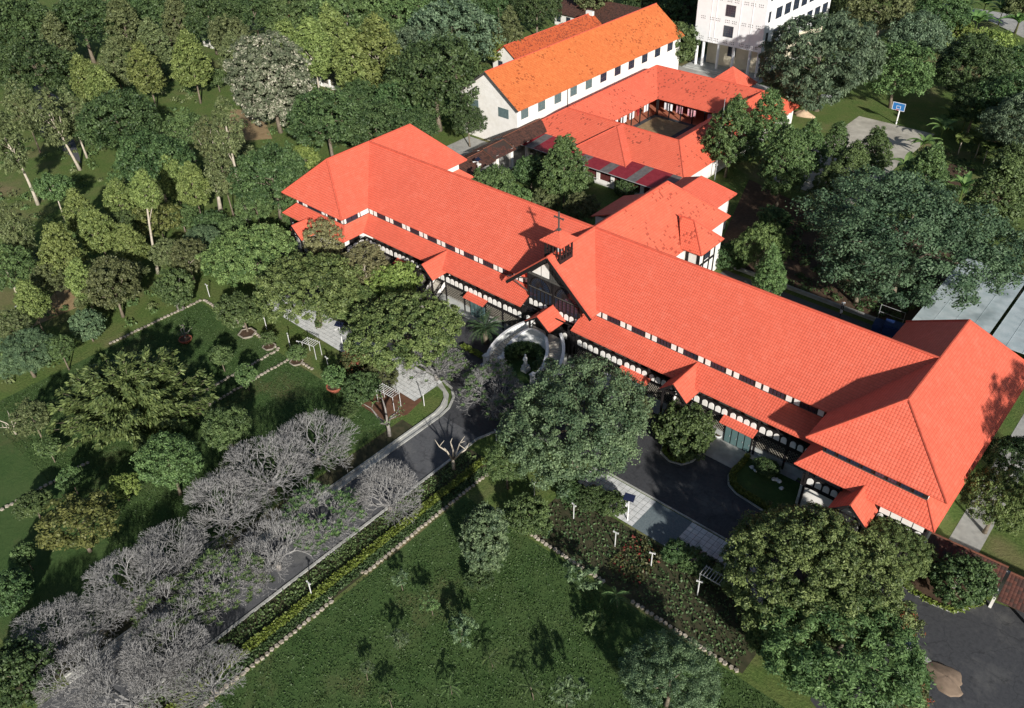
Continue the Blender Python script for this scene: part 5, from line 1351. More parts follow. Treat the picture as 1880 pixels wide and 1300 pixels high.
# ---- fronds: cycad palm, saplings, bananas
def frond_leaves(r, base, az, elev, L, n=26, w=.34, curve=.7):
    """leaflets along an arching rib; returns positions, normals, tangents, sizes and the rib points"""
    pts = []; h = np.array([math.cos(az), math.sin(az), 0]); p = np.array(base, float)
    for k in range(n):
        f = k / (n - 1); e = elev - curve * f * 1.5
        p = p + (h * math.cos(e) + np.array([0, 0, math.sin(e)])) * L / n; pts.append(p.copy())
    side = np.array([-h[1], h[0], 0]); P = []; N = []; TT = []; S = []
    for k, p in enumerate(pts):
        f = k / (n - 1); ln = w * (math.sin(PI * min(1, f * .9 + .08)) * .9 + .12)
        for s in (-1, 1):
            t_ = side * s + h * .5 + np.array([0, 0, -.15]); t_ /= np.linalg.norm(t_)
            P.append(p + t_ * ln * .5); TT.append(t_); N.append(np.array([0, 0, 1.]) + side * s * -.3 + r.normal(scale=.1, size=3)); S.append(ln)
    return P, N, TT, S, pts
def frond_plant(name, label, cat, x, y, h, fronds, mat, trunk_r, L, seed, bark='bark', w=.34, elev=(.2, 1.1), elong=4.0, group=None, whorls=1, lean=0.0):
    r = np.random.default_rng(seed); P = []; N = []; TT = []; S = []
    rib = MB()
    for k in range(fronds):
        lev = h - (k % whorls) * h * .22
        a = k * 2.4 + r.uniform(-.2, .2); e = r.uniform(*elev)
        p, n_, t_, s, pts = frond_leaves(r, (lean * h * .5, 0, lev), a, e, L * r.uniform(.8, 1.1), w=w)
        P += p; N += n_; TT += t_; S += s
        rib.tube([pts[0], pts[len(pts) // 2], pts[-1]], [.025, .02, .008], 3, cap=False)
    t = thing(name, label, cat, (x, y, 0), group, float(r.uniform(0, 6)))
    S = np.array(S)
    me = leaf_mesh('fronds', np.array(P), np.array(N), S / elong, np.clip(r.normal(.5, .25, len(P)), 0, 1), mat, r, elong, np.array(TT))
    for n_, m_ in (('fronds', me), ('ribs', rib.mesh('ribs', mat)), ('trunk', MB().tube([(0, 0, -.05), (lean * h * .2, 0, h * .5), (lean * h * .5, 0, h)], [trunk_r * 1.2, trunk_r, trunk_r * .85], 7).mesh('trunk', bark, smooth=True))):
        o = bpy.data.objects.new(n_, m_); COL.objects.link(o); o.parent = t
    return t
def banana(label, x, y, h, seed, n=12):
    r = np.random.default_rng(seed); t = thing('banana_plant', label, 'banana plant', (x, y, 0), 'banana plants', float(r.uniform(0, 6)))
    mb = MB()
    for k in range(n):
        a = k * 2.4 + r.uniform(-.3, .3); L = h * r.uniform(.6, .9); w = .11 * h * r.uniform(.8, 1.2); hd = Vector((math.cos(a), math.sin(a), 0)); sd_ = Vector((-hd.y, hd.x, 0))
        e = r.uniform(.6, 1.25); p = Vector((0, 0, h * .62)); prev = None
        for j in range(7):
            f = j / 6; ee = e - f * 1.5; q = p
            wd = w * math.sin(PI * min(1, .12 + f * .88)) + .02
            cur = (q - sd_ * wd + Vector((0, 0, .06)), q - Vector((0, 0, .05)), q + sd_ * wd + Vector((0, 0, .06)))
            if prev:
                i0 = len(mb.v); mb.v += [tuple(v) for v in prev + cur]; mb.f += [(i0, i0 + 1, i0 + 4, i0 + 3), (i0 + 1, i0 + 2, i0 + 5, i0 + 4)]
            prev = cur; p = p + (hd * math.cos(ee) + Vector((0, 0, math.sin(ee)))) * L / 6
    me = mb.mesh('leaves', 'leaf_banana'); at = me.attributes.new('tint', 'FLOAT', 'FACE'); at.data.foreach_set('value', r.uniform(0, 1, len(me.polygons)).astype(np.float32))
    for n_, m_ in (('leaves', me), ('stem', MB().tube([(0, 0, -.05), (0, 0, h * .65)], [.16, .09], 7).mesh('stem', 'leaf_lime'))):
        o = bpy.data.objects.new(n_, m_); COL.objects.link(o); o.parent = t
def bamboo(label, x, y, r_, h, seed, n=46):
    r = np.random.default_rng(seed); t = thing('bamboo_clump', label, 'bamboo', (x, y, 0))
    cm = MB(); P = []; N = []; TT = []
    for k in range(n):
        a = r.uniform(0, 6.28); sp_ = math.sqrt(r.uniform(.02, 1)) * r_; hh = h * (1 - .45 * (sp_ / r_) ** 2) * r.uniform(.8, 1.1)
        b0 = np.array([math.cos(a) * sp_ * .18, math.sin(a) * sp_ * .18, 0]); pts = []
        for j in range(9):
            f = j / 8; pts.append(b0 + np.array([math.cos(a) * sp_ * .9 * f ** 1.7, math.sin(a) * sp_ * .9 * f ** 1.7, hh * (f - .12 * f ** 3 * sp_ / r_)]))
        cm.tube(pts, [.035 * (1 - .8 * j / 8) + .008 for j in range(9)], 4, cap=False)
        for j in range(2, 9):
            m_ = 84 if j < 8 else 50
            d = r.normal(size=(m_, 3)); d[:, 2] *= .6; d /= np.linalg.norm(d, axis=1, keepdims=True)
            q = pts[j] + d * r.uniform(.1, 1.0, (m_, 1)) * (1.35 - .10 * j)
            P.append(q); tdir = d * .7 + np.array([math.cos(a), math.sin(a), -.35]); TT.append(tdir); N.append(np.tile([0, 0, 1.], (m_, 1)) + r.normal(scale=.5, size=(m_, 3)))
    P, N, TT = np.concatenate(P), np.concatenate(N), np.concatenate(TT)
    me = leaf_mesh('leaves', P, N, r.uniform(.14, .28, len(P)), np.clip(r.normal(.5, .28, len(P)), 0, 1), 'leaf_olive' if seed % 2 else 'leaf_dome', r, 2.8, TT)
    for n_, m_ in (('leaves', me), ('culms', cm.mesh('culms', 'bark'))):
        o = bpy.data.objects.new(n_, m_); COL.objects.link(o); o.parent = t
def pruned(label, x, y, h, seed, bark='bark_pale', tuft=0):
    """a cut-back tree: forked bare limbs"""
    q = random.Random(seed); t = thing('pruned_tree', label, 'tree', (x, y, 0), None, q.uniform(0, 6))
    mb = MB(); tips = []
    mb.tube([(0, 0, -.05), (.08, .05, h * .25), (0, 0, h * .42)], [h * .06, h * .05, h * .045], 7)
    for k in range(5):
        a = k * 1.256 + q.uniform(-.4, .4); e = Vector((math.cos(a) * h * q.uniform(.2, .5), math.sin(a) * h * q.uniform(.2, .5), h * q.uniform(.7, 1)))
        s = Vector((0, 0, h * .38)); m_ = s.lerp(e, .5) + Vector((q.uniform(-1, 1), q.uniform(-1, 1), .3)) * h * .08
        mb.tube([s, m_, e], [h * .036, h * .028, h * .018], 5)
        for j in range(2):
            e2 = e + Vector((q.uniform(-1, 1), q.uniform(-1, 1), q.uniform(.2, 1))) * h * .2; mb.tube([e, e2], [h * .016, h * .009], 4); tips.append(e2)
    o = bpy.data.objects.new('branches', mb.mesh('branches', bark, smooth=True)); COL.objects.link(o); o.parent = t
    if tuft:
        r = np.random.default_rng(seed); P = np.concatenate([np.array(e) + r.normal(scale=.22, size=(tuft, 3)) for e in tips])
        me = leaf_mesh('leaves', P, r.normal(size=P.shape) + [0, 0, .8], r.uniform(.1, .2, len(P)), r.uniform(0, 1, len(P)), 'leaf_mid', r, 2)
        o = bpy.data.objects.new('leaves', me); COL.objects.link(o); o.parent = t

# ---------------------------------------------------------------- the trees, from the building outwards
T('dome', -97.58, 52.11, 6.35, 5.34, 'rounded bright green dome-crowned tree at the upper left of the garden path')
T('dome', -83.17, 51.66, 7.22, 5.69, 'broad flat-topped dark green tree left of the stair porch')
T('dome', -78.72, 54.01, 3.46, 4.18, 'lower spreading green tree over the grey garden path')
T('dome', -66.88, 53.24, 6.59, 5.43, 'dense puffy dome tree left of the cycad palm')
T('tan', -92.85, 61.43, 2.87, 4.64, 'pale dry-leaved slim tree in front of the left pavilion',bark='bark_pale')
T('tan', -83.65, 60.99, 3.05, 4.86, 'greyish thin-leaved tree at the inner corner of the left pavilion',bark='bark_pale',zs=.75)
T('lime', -78.63, 62.28, 3.17, 3.54, 'small yellow-green rounded tree below the left gallery')
T('blue', -39.76, 53.07, 7.47, 5.93, 'large blue-green feathery tree in front of the right wing')
T('broadm', -43.29, 45.71, 2.27, 3.82, 'small green tree below the large blue-green tree')
T('round', -32.48, 63.14, 3.13, 2.09, 'round glossy shrub tree on the planted island by the right wing',cat='shrub')
T('olive', -37.99, 61.28, 1.95, 3.45, 'brownish small tree squeezed against the large blue-green tree')
T('mango', -12.41, 51.14, 7.03, 5.27, 'huge dense mango tree covering the lower right corner of the court')
T('mango', -8.49, 60.87, 3.14, 3.13, 'smaller mango tree touching the right pavilion roof')
T('mangod', -7.59, 46.56, 5.68, 4.49, 'dark long-leaved tree below the huge mango tree',zs=.72)
T('mangod', -12.45, 45.83, 2.06, 2.14, 'low dark tree at the left foot of the huge mango tree')
T('redleaf', -5.36, 54.34, 1.71, 2.17, 'dark tree with red new leaves beside the dark yard')
T('redleaf', -2.44, 47.77, 1.67, 2.14, 'small tree with red and yellow leaves at the bottom right')
T('roundd', -2.48, 61.56, 2.54, 2.84, 'dark round tree on the planted island at the lower right')
T('dome', -3.04, 71.71, 3.46, 4.18, 'round light green tree right of the right pavilion',zs=1.6)
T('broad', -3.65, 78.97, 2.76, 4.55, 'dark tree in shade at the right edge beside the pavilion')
T('blues', -37.36, 35.51, 2.11, 5.36, 'clipped egg-shaped blue-green tree on the lower lawn',zs=1.65, lean=(0.30, 0.27))
T('blue', -16.85, 35.86, 3.69, 3.59, 'round feathery blue-green tree at the bottom of the photo',zs=.8)
T('roundd', -37.11, 34.78, 1.24, 0.92, 'small dark fern-like shrub under the egg-shaped tree',cat='shrub')
T('round', -38.07, 43.05, 2.19, 1.51, 'low weedy shrub by the stones right of the egg-shaped tree',cat='shrub')
# left garden
T('round', -89.09, 44.37, 2.74, 3.76, 'leafy light green tree growing from the hexagonal planter', lean=(-0.25, -0.23))
T('round', -101.90, 41.91, 2.74, 3.09, 'tree with old swollen trunk on the left lawn',tr=.5,bark='bark_grey')
T('broadm', -69.72, 22.40, 3.18, 4.55, 'round dense green tree below the bamboo clump')
T('lime', -73.12, 18.33, 1.49, 2.19, 'small round lime-green tree beside the dense round tree')
T('broadm', -70.12, 29.69, 2.64, 4.11, 'green tree right of the bamboo clump')
T('yellow', -69.74, 12.26, 3.30, 3.84, 'wide yellowing tree at the lower left',zs=.7)
T('blue', -102.60, 21.33, 3.55, 3.50, 'blue-green rounded tree at the left edge')
T('blues', -104.14, 29.98, 1.88, 2.57, 'small blue-green bush left of the bamboo')
T('olive', -106.47, 35.53, 3.72, 5.13, 'wispy olive tree above the bamboo clump')
T('broadm', -122.30, 27.95, 3.70, 4.96, 'leafy tree cut by the left edge with a long pale trunk',bark='bark_pale')
T('cone', -117.39, 34.21, 2.77, 6.84, 'bright green tree left of the wispy olive tree')
T('olive', -116.25, 30.90, 2.45, 3.93, 'thin brownish tree over the dry patch')
T('yellow', -121.40, 50.83, 3.09, 3.68, 'yellow-leaved tree near the left pavilion')
T('blue', -111.98, 52.52, 2.51, 2.86, 'grey-green bushy tree below the yellow tree')
T('olive', -106.41, 46.95, 2.69, 4.15, 'thin bare-branched tree beside the first dome tree',bark='bark_pale')
T('round', -78.10, 10.96, 1.58, 2.16, 'small shaded tree at the lower left edge')
T('broadm', -123.61, 45.96, 2.54, 4.03, 'slim green tree left of the yellow tree')
T('small', -84.50, 37.69, 1.37, 2.40, 'small round tree on the left lawn with leaning stem')
T('small', -78.83, 37.45, 1.33, 2.37, 'small tree propped by stakes on the grass path')
T('small', -85.13, 15.83, 1.21, 2.27, 'small pale tree on the dark lawn at the left')
T('small', -78.29, 15.18, 1.28, 2.32, 'thin tree left of the lime-green tree')
T('small', -71.92, 7.41, 1.06, 2.15, 'tiny sapling in the shade at the far lower left')
T('roundd', -68.08, 4.57, 2.01, 2.41, 'dark bush at the lower left edge')
T('roundd', -58.65, 1.24, 2.74, 2.99, 'dark bush at the bottom left corner')
T('small', -84.16, 44.31, 0.93, 1.60, 'tiny shrub in the stone planter on the left lawn',cat='shrub', lean=(0.13, 0.12))
T('small', -78.67, 44.60, 1.11, 1.58, 'bonsai shrub in the stone planter on the grass path',cat='shrub', lean=(0.21, 0.19))
T('small', -70.60, 44.32, 1.33, 2.07, 'shrub growing from the wide terracotta pot',cat='shrub', lean=(0.14, 0.12))
T('redleaf', -71.54, 48.83, 1.79, 1.26, 'red-flowered shrub beside the white arbour on the path',cat='shrub')
T('olive', -66.91, 48.87, 2.01, 1.40, 'arching shrub with mixed green and red leaves by the path',cat='shrub')
T('roundd', -66.57, 45.54, 2.23, 1.53, 'dark green bush between the path and the lawn',cat='shrub')
T('round', -65.48, 42.37, 1.03, 0.79, 'tiny light shrub on the lawn edge by the bonsai',cat='shrub')
# behind and left of the left pavilion
T('broad', -112.56, 66.90, 5.95, 7.26, 'dark bushy tree left of the red pavilion roof')
T('lime', -123.06, 80.55, 2.55, 3.04, 'bright lime tree at the corner of the red pavilion roof')
T('broadm', -112.21, 62.81, 2.96, 4.37, 'dark leafy tree beside the left pavilion eave')
T('broadm', -105.68, 65.77, 2.07, 3.65, 'small tree at the left end of the pavilion gallery')
T('broad', -123.54, 86.85, 6.52, 7.74, 'dark broad tree behind the left pavilion')
T('broad', -115.28, 91.22, 5.48, 6.86, 'dark broad tree behind the peak of the left pavilion roof')
T('broad', -111.59, 97.00, 4.36, 5.91, 'dark tree between the pavilion roof and the white house')
T('broad', -118.47, 109.74, 9.02, 9.86, 'large dark tree left of the white gable')
T('broad', -122.05, 103.35, 5.25, 6.66, 'brownish dark tree beside the large dark one')
T('broad', -108.30, 107.82, 3.08, 4.81, 'low dark tree against the white gable wall')
T('flower', -143.19, 89.25, 7.39, 10.13, 'tall grey-green tree speckled with pale flowers',zs=1.0)
T('broad', -154.42, 62.65, 6.62, 7.83, 'big dark tree in the middle of the upper left wood')
T('broad', -133.70, 58.30, 5.87, 7.19, 'dark tree with yellow leaves scattered in the upper left wood')
T('broadm', -145.06, 70.93, 4.25, 5.40, 'green tree with bare pale limbs in the upper left',bark='bark_pale')
T('broad', -221.16, 74.73, 8.42, 9.35, 'big dark feathery tree in the top left corner')
T('broad', -191.01, 65.31, 7.51, 8.58, 'dark feathery tree under the top left corner')
T('broad', -216.79, 87.08, 8.11, 9.09, 'dark broad tree right of the top left corner')
T('coneo', -207.76, 93.09, 4.16, 8.86, 'pale olive pointed tree near the top left')
T('broad', -212.32, 105.77, 6.57, 7.78, 'dark tree at the top edge, left part')
T('broad', -197.28, 109.54, 6.65, 7.85, 'dark tree at the top edge above the pale flowered tree')
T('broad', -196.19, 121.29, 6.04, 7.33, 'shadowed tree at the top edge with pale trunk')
T('olive', -186.37, 108.07, 4.91, 6.27, 'thin olive tree just above the flowered tree')
T('broadm', -187.14, 124.54, 5.96, 6.77, 'leafy tree at the top edge left of the red-brown roof')
T('cone', -181.62, 70.33, 3.16, 7.45, 'bright pointed tree on the left of the sunny row')
T('cone', -171.96, 69.22, 3.27, 7.63, 'second bright pointed tree of the sunny row')
T('coneo', -184.95, 78.35, 3.28, 7.44, 'olive pointed tree behind the sunny row')
T('cone', -176.45, 80.87, 3.45, 7.91, 'bright pointed tree with two thin stems in the sunny row')
T('coneo', -191.03, 91.04, 3.47, 7.75, 'tall olive pointed tree behind the sunny row')
T('cone', -170.73, 88.16, 3.81, 8.49, 'bright cone-shaped tree beside the white fence')
T('small', -173.43, 94.77, 2.06, 2.95, 'small dark young tree on the sunny grass')
T('cone', -153.54, 107.45, 4.42, 9.47, 'sunlit pointed tree with straight pale trunk by the fence',bark='bark_pale')
T('cone', -140.76, 107.98, 4.26, 9.22, 'sunlit pointed tree with forked trunk by the fence',bark='bark_pale')
T('cone', -137.44, 111.91, 4.93, 10.29, 'tall sunlit tree with pale branches left of the large dark one',bark='bark_pale')
T('broadm', -168.13, 129.22, 8.57, 8.86, 'rounded green tree at the top, right of the red-brown roof')
T('broadm', -159.64, 138.04, 7.83, 8.26, 'rounded green tree at the top centre')
T('greyb', -137.74, 133.64, 8.70, 9.39, 'large grey-green rounded tree at the top centre')
T('greyb', -140.81, 126.29, 6.00, 7.10, 'grey-green tree in front of the large rounded one')
T('lime', -135.75, 144.57, 3.79, 4.03, 'bright green tree beside the large grey-green one')
T('coneo', -133.31, 147.68, 3.26, 7.41, 'small olive pointed tree on the bright lawn behind')
T('broad', -158.55, 160.40, 6.11, 7.40, 'dark tree at the top edge in front of the old house')
T('broad', -141.55, 167.17, 5.97, 7.27, 'dark tall tree hiding part of the old brown-roofed house')
T('broad', -153.02, 165.64, 5.02, 6.46, 'dark tree at the top edge between two houses')
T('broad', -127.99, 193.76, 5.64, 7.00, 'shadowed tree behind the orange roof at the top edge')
T('broad', -112.43, 188.59, 5.88, 7.20, 'dark tree left of the white tower block')
T('olive', -136.82, 184.46, 5.63, 6.95, 'dry olive tree at the top edge above the brown roof')
T('wisp', -127.71, 32.26, 2.39, 7.58, 'slender olive tree at the left edge above the pale-trunked one')
T('cone', -120.57, 40.99, 2.43, 6.28, 'light pointed tree left of the slim one in the upper left wood')
T('cone', -114.07, 42.63, 1.99, 5.58, 'pointed light green tree above the wispy olive tree')
T('olive', -109.81, 45.79, 2.40, 3.88, 'thin olive tree right of the long straight trunk')
T('cone', -121.99, 58.09, 2.46, 6.34, 'light pointed tree among the pale trunks left of the pavilion')
T('broad', -228.27, 106.31, 6.28, 7.54, 'dark tree at the top edge near the top left')
T('broad', -187.53, 132.47, 5.55, 6.91, 'dark leafy tree at the top edge just left of the rounded ones')
T('broadm', -157.81, 128.38, 5.58, 6.47, 'rounded green tree behind the sunlit pointed ones')
T('wisp', -172.57, 53.74, 2.89, 8.33, 'thin olive tree over the side road at the left')
T('cone', -126.95, 47.83, 2.40, 6.24, 'light pointed tree left of the yellow-leaved tree')
T('cone', -128.35, 42.26, 2.36, 6.17, 'light pointed tree beside the small shadow-casting tree')
T('round', -121.63, 54.54, 2.28, 2.73, 'bushy small tree below the pale limbs in the upper left')
T('roundd', -116.92, 56.61, 2.62, 1.77, 'dark bush left of the grey-green bushy tree',cat='shrub')
T('round', -112.65, 58.29, 2.25, 1.55, 'low green shrub at the left end of the first dome tree',cat='shrub')
T('olive', -127.16, 69.97, 3.41, 4.84, 'olive tree right of the forked pale trunk')
T('cone', -127.78, 57.84, 2.34, 6.14, 'light pointed tree in the middle of the upper left wood')
T('wisp', -119.22, 62.32, 2.64, 7.95, 'olive slender tree between the two pale trunks of the upper left wood')
T('cone', -111.14, 26.51, 1.88, 5.42, 'slim pointed tree over the dry ground at the left')
T('olive', -110.07, 22.87, 2.14, 3.64, 'thin tree at the left edge above the blue-green one')
T('cone', -110.41, 33.35, 1.94, 5.51, 'light pointed tree left of the smaller bamboo-like clump')
T('coneo', -202.39, 104.51, 3.72, 8.15, 'olive pointed tree at the top left behind the sunny row')
T('coneo', -209.98, 77.55, 3.75, 8.21, 'olive pointed tree between the dark feathery trees')
T('cone', -158.99, 116.93, 4.15, 9.04, 'sunlit pointed tree left of the rounded green ones')
T('cone', -162.06, 107.15, 3.83, 8.52, 'light pointed tree behind the flowered tree')
T('broadm', -160.06, 146.41, 6.18, 6.94, 'rounded green tree at the top between two larger ones')
T('broad', -133.51, 102.60, 3.71, 5.35, 'low dark tree by the white fence')
T('olive', -89.37, 16.51, 2.10, 3.60, 'olive shrub-like tree left of the bamboo clump')
T('broadm', -100.56, 24.89, 1.79, 3.43, 'small leafy tree left of the bamboo clump top')
# courtyard garden and right side
T('column', -78.51, 99.21, 3.52, 6.96, 'pyramid-shaped leafy tree in the back garden')
T('roundd', -87.51, 101.56, 2.99, 3.20, 'dark bush left of the pyramid tree in the back garden')
T('round', -87.43, 91.81, 3.76, 3.91, 'round bushy tree right of the left wing roof')
T('olive', -71.14, 94.79, 2.55, 4.02, 'thin olive tree at the foot of the pyramid tree')
T('olive', -79.83, 95.96, 2.50, 1.70, 'low mixed shrubs in the middle of the back garden',cat='shrub')
T('roundd', -73.30, 109.79, 1.85, 1.30, 'small dark shrub by the striped lean-to',cat='shrub')
T('round', -83.40, 92.57, 2.86, 1.92, 'wide low green shrub by the left wing ridge',cat='shrub')
T('round', -79.60, 105.54, 2.04, 2.53, 'small tree beside the red-framed windows')
T('round', -102.04, 169.62, 4.71, 4.66, 'round dark green tree in front of the white tower block',zs=1.15)
T('willow', -64.99, 164.39, 10.08, 9.00, 'huge drooping grey-green tree beside the white tower block',zs=.88, lean=(-0.96, -0.88))
T('broadm', -53.94, 174.72, 6.27, 7.02, 'broad green tree behind the basketball hoop')
T('greyb', -57.99, 196.87, 6.13, 7.21, 'grey-green tree behind the broad tree at the top right')
T('olive', -70.86, 207.07, 7.29, 8.52, 'brownish olive tree at the top right')
T('olive', -80.81, 211.35, 5.26, 6.60, 'dry olive tree beside the tower block windows')
T('broad', -43.32, 182.37, 7.05, 8.19, 'dark spreading tree at the upper right')
T('broad', -32.41, 170.27, 5.93, 7.24, 'dark tree at the right edge above the banana plants')
T('willow', -27.64, 161.90, 5.27, 7.01, 'drooping tree cut by the right edge of the photo')
T('lime', -58.39, 217.57, 5.09, 3.31, 'mass of bright green shrubs below the banana grove',cat='shrub')
T('lime', -47.52, 213.75, 4.89, 3.18, 'bright green thicket right of the banana grove',cat='shrub')
T('broad', -61.35, 215.62, 6.30, 7.55, 'dark tree at the top right left of the banana grove')
T('broad', -37.18, 190.18, 5.41, 6.80, 'dark tree at the right edge below the banana grove')
T('broad', -37.31, 169.04, 4.42, 5.96, 'shadowed tree right of the basketball hoop')
T('olive', -49.25, 240.00, 5.25, 6.59, 'thin dry tree in the top right corner')
T('column', -63.62, 126.06, 4.08, 7.82, 'tall pointed tree beside the courtyard house')
T('column', -61.84, 135.55, 3.65, 7.15, 'tall pointed tree right of the courtyard house')
T('column', -51.48, 121.60, 3.99, 7.69, 'leafy column tree in the middle of the right grove')
T('column', -52.21, 131.66, 3.11, 6.32, 'narrow column tree left of the basketball court')
T('column', -50.80, 140.28, 2.27, 5.02, 'slim pointed tree at the near edge of the court')
T('column', -43.38, 138.30, 2.73, 5.74, 'pointed tree standing in front of the court')
T('column', -42.82, 127.54, 3.12, 6.33, 'column tree below the basketball court')
T('column', -43.86, 122.32, 2.56, 5.47, 'round-topped tree left of the huge dark tree')
T('column', -32.02, 128.34, 3.81, 7.40, 'leafy column tree left of the vegetable bed')
T('column', -21.80, 128.43, 4.11, 7.87, 'tall leafy tree right of the vegetable bed')
T('round', -24.65, 153.48, 3.64, 3.82, 'leafy tree at the right edge above the vegetable bed')
T('huge', -26.66, 106.71, 11.86, 9.43, 'huge dark spreading tree right of the back buildings',zs=.85)
T('huge', -29.61, 102.48, 5.23, 6.11, 'lower dark branches of a second large tree above the right wing')
T('dome', -44.02, 100.83, 3.88, 4.35, 'puffy light green tree behind the right wing ridge',zs=1.5)
T('cypress', -39.63, 95.69, 1.93, 4.45, 'dense pointed cypress-like tree behind the right wing ridge')
T('round', -15.17, 122.23, 3.20, 3.46, 'light green tree at the right edge above the metal sheds')
T('roundd', -47.61, 112.29, 2.35, 2.68, 'dark bush in the shaded back yard')
T('roundd', -48.20, 100.42, 2.40, 1.64, 'dark shrub beside the timbered back wing',cat='shrub')
T('round', -32.90, 50.34, 1.46, 1.05, 'spiky clipped shrub with red tips on the paved strip edge',cat='shrub',zs=.9)
T('roundd', -35.06, 49.50, 1.47, 1.06, 'dark flowering shrub left of the spiky clipped one',cat='shrub',zs=.8)
T('roundd', -37.08, 48.88, 1.37, 1.00, 'low shrub at the left end of the right flower bed',cat='shrub',zs=.8)
T('roundd', -24.57, 49.13, 1.37, 1.00, 'dark bush standing at the dark square of paving',cat='shrub',zs=.8)
T('round', -22.77, 49.37, 1.35, 0.99, 'middle bush of the three beside the paved strip',cat='shrub',zs=.8)
T('roundd', -20.81, 49.37, 1.34, 0.98, 'right-hand bush of the three beside the paved strip',cat='shrub',zs=.8)
T('roundd', -23.57, 65.16, 1.28, 0.95, 'low dark bush on the fenced lawn island',cat='shrub',zs=.7)
T('wisp', -158.73, 54.94, 2.95, 9.29, 'leaning slender tree with long pale trunk at the left',bark='bark_pale',tr=.28, lean=(-1.46, -1.34))
T('wisp', -150.71, 43.42, 3.08, 10.68, 'leaning pale-trunked tree at the left edge',bark='bark_pale',tr=.28, lean=(-0.78, -0.72))
T('wisp', -116.28, 62.94, 2.52, 15.41, 'tall slender tree with pale leaning trunk left of the red pavilion',bark='bark_pale',tr=.26, lean=(0.16, 0.15))
T('wisp', -162.92, 58.42, 2.64, 8.15, 'wispy olive tree right of the leaning slender one',bark='bark_pale',tr=.2, lean=(-0.25, -0.23))
T('cone', -113.25, 44.81, 1.85, 13.63, 'light green tree on a long straight pale trunk above the lawn',bark='bark_pale',tr=.22, lean=(1.57, 1.44))
T('round', -141.16, 43.74, 2.68, 6.00, 'small tree on a thin pale stem, casting a shadow on the left grass',bark='bark_pale', lean=(0.22, 0.20))
T('wisp', -123.25, 62.27, 2.28, 11.97, 'olive tree with forked pale trunk in the upper left',bark='bark_pale',tr=.32, lean=(0.79, 0.72))
T('coneo', -180.03, 102.64, 3.27, 4.38, 'olive tree with pale trunk beside the flowered tree',bark='bark_pale', lean=(0.92, 0.84))
T('huge', 10.5, 73.0, 7.5, 13.0, 'tall dark tree standing just beyond the right edge of the photo')
bamboo('big feathery bamboo clump in the middle of the left garden', *(-82.76, 25.22), 8.6, 9.0, 4, 100)
bamboo('smaller bamboo-like clump above the big one', *(-110.39, 36.71), 5.2, 7.0, 7, 46)
frond_plant('cycad_palm', 'dark green cycad palm with stout trunk left of the stairs', 'palm', *(-62.88, 63.39), 2.3, 44, 'leaf_palm', .34, 2.9, 3, w=.40, elev=(-.15, 1.35))
pruned('pruned pale tree beside the avenue kerb', *(-49.73, 44.03), 3.6, 3, 'bark_pale')
pruned('old gnarled tree with cut limbs by the bare trees', *(-59.27, 43.14), 4.4, 4, 'bark_grey', 14)
pruned('bare pruned sapling on the left lawn', *(-93.40, 15.03), 2.4, 5, 'bark_pale')
pruned('gnarled stump in the red pot on the left lawn', *(-94.47, 38.19), 2.0, 6, 'bark_grey', 4)
# frangipani rows
PLUM(0, -61.90, 34.89, 4.27, 3.35, 'bare silvery frangipani at the top of the left row by the avenue')
PLUM(1, -62.07, 29.02, 4.68, 3.60, 'second bare frangipani from the top of the left row')
PLUM(2, -61.60, 23.26, 4.49, 3.48, 'third bare frangipani from the top of the left row')
PLUM(3, -60.45, 16.60, 3.75, 3.02, 'fourth bare frangipani of the left row')
PLUM(0, -60.17, 12.17, 3.92, 3.13, 'fifth bare frangipani of the left row')
PLUM(1, -59.66, 8.54, 2.93, 2.52, 'sixth bare frangipani of the left row, thin crown')
PLUM(2, -60.32, 5.02, 3.62, 2.94, 'bare frangipani at the lower end of the left row')
PLUM(3, -50.53, 35.50, 3.46, 2.84, 'bare frangipani nearest the stairs in the right row')
PLUM(4, -52.85, 28.80, 3.78, 3.04, 'frangipani with green leaf tufts in the right row',leafy=.10)
PLUM(2, -53.30, 23.31, 4.06, 3.21, 'bare frangipani in the middle of the right row')
PLUM(5, -53.89, 17.63, 3.71, 3.00, 'half-leafed frangipani in the lower right row',leafy=.08)
PLUM(0, -54.48, 13.36, 3.51, 2.88, 'greyish frangipani below the half-leafed one',leafy=.06)
PLUM(3, -51.23, 10.55, 3.81, 3.06, 'bare frangipani near the bottom of the right row')
PLUM(1, -46.70, 11.80, 3.01, 2.57, 'bare frangipani overhanging the stones at the bottom')
PLUM(2, -50.43, 6.62, 3.76, 3.03, 'bare frangipani at the bottom edge of the photo')
PLUM(1, -54.89, 4.99, 3.30, 2.74, 'bare frangipani in the bottom left corner over the road')
PLUM(4, -62.34, 53.78, 3.87, 3.10, 'bare frangipani with few leaves in front of the stairs',leafy=.06)
PLUM(5, -53.26, 54.17, 3.82, 3.07, 'bare frangipani right of the avenue end',leafy=.05)
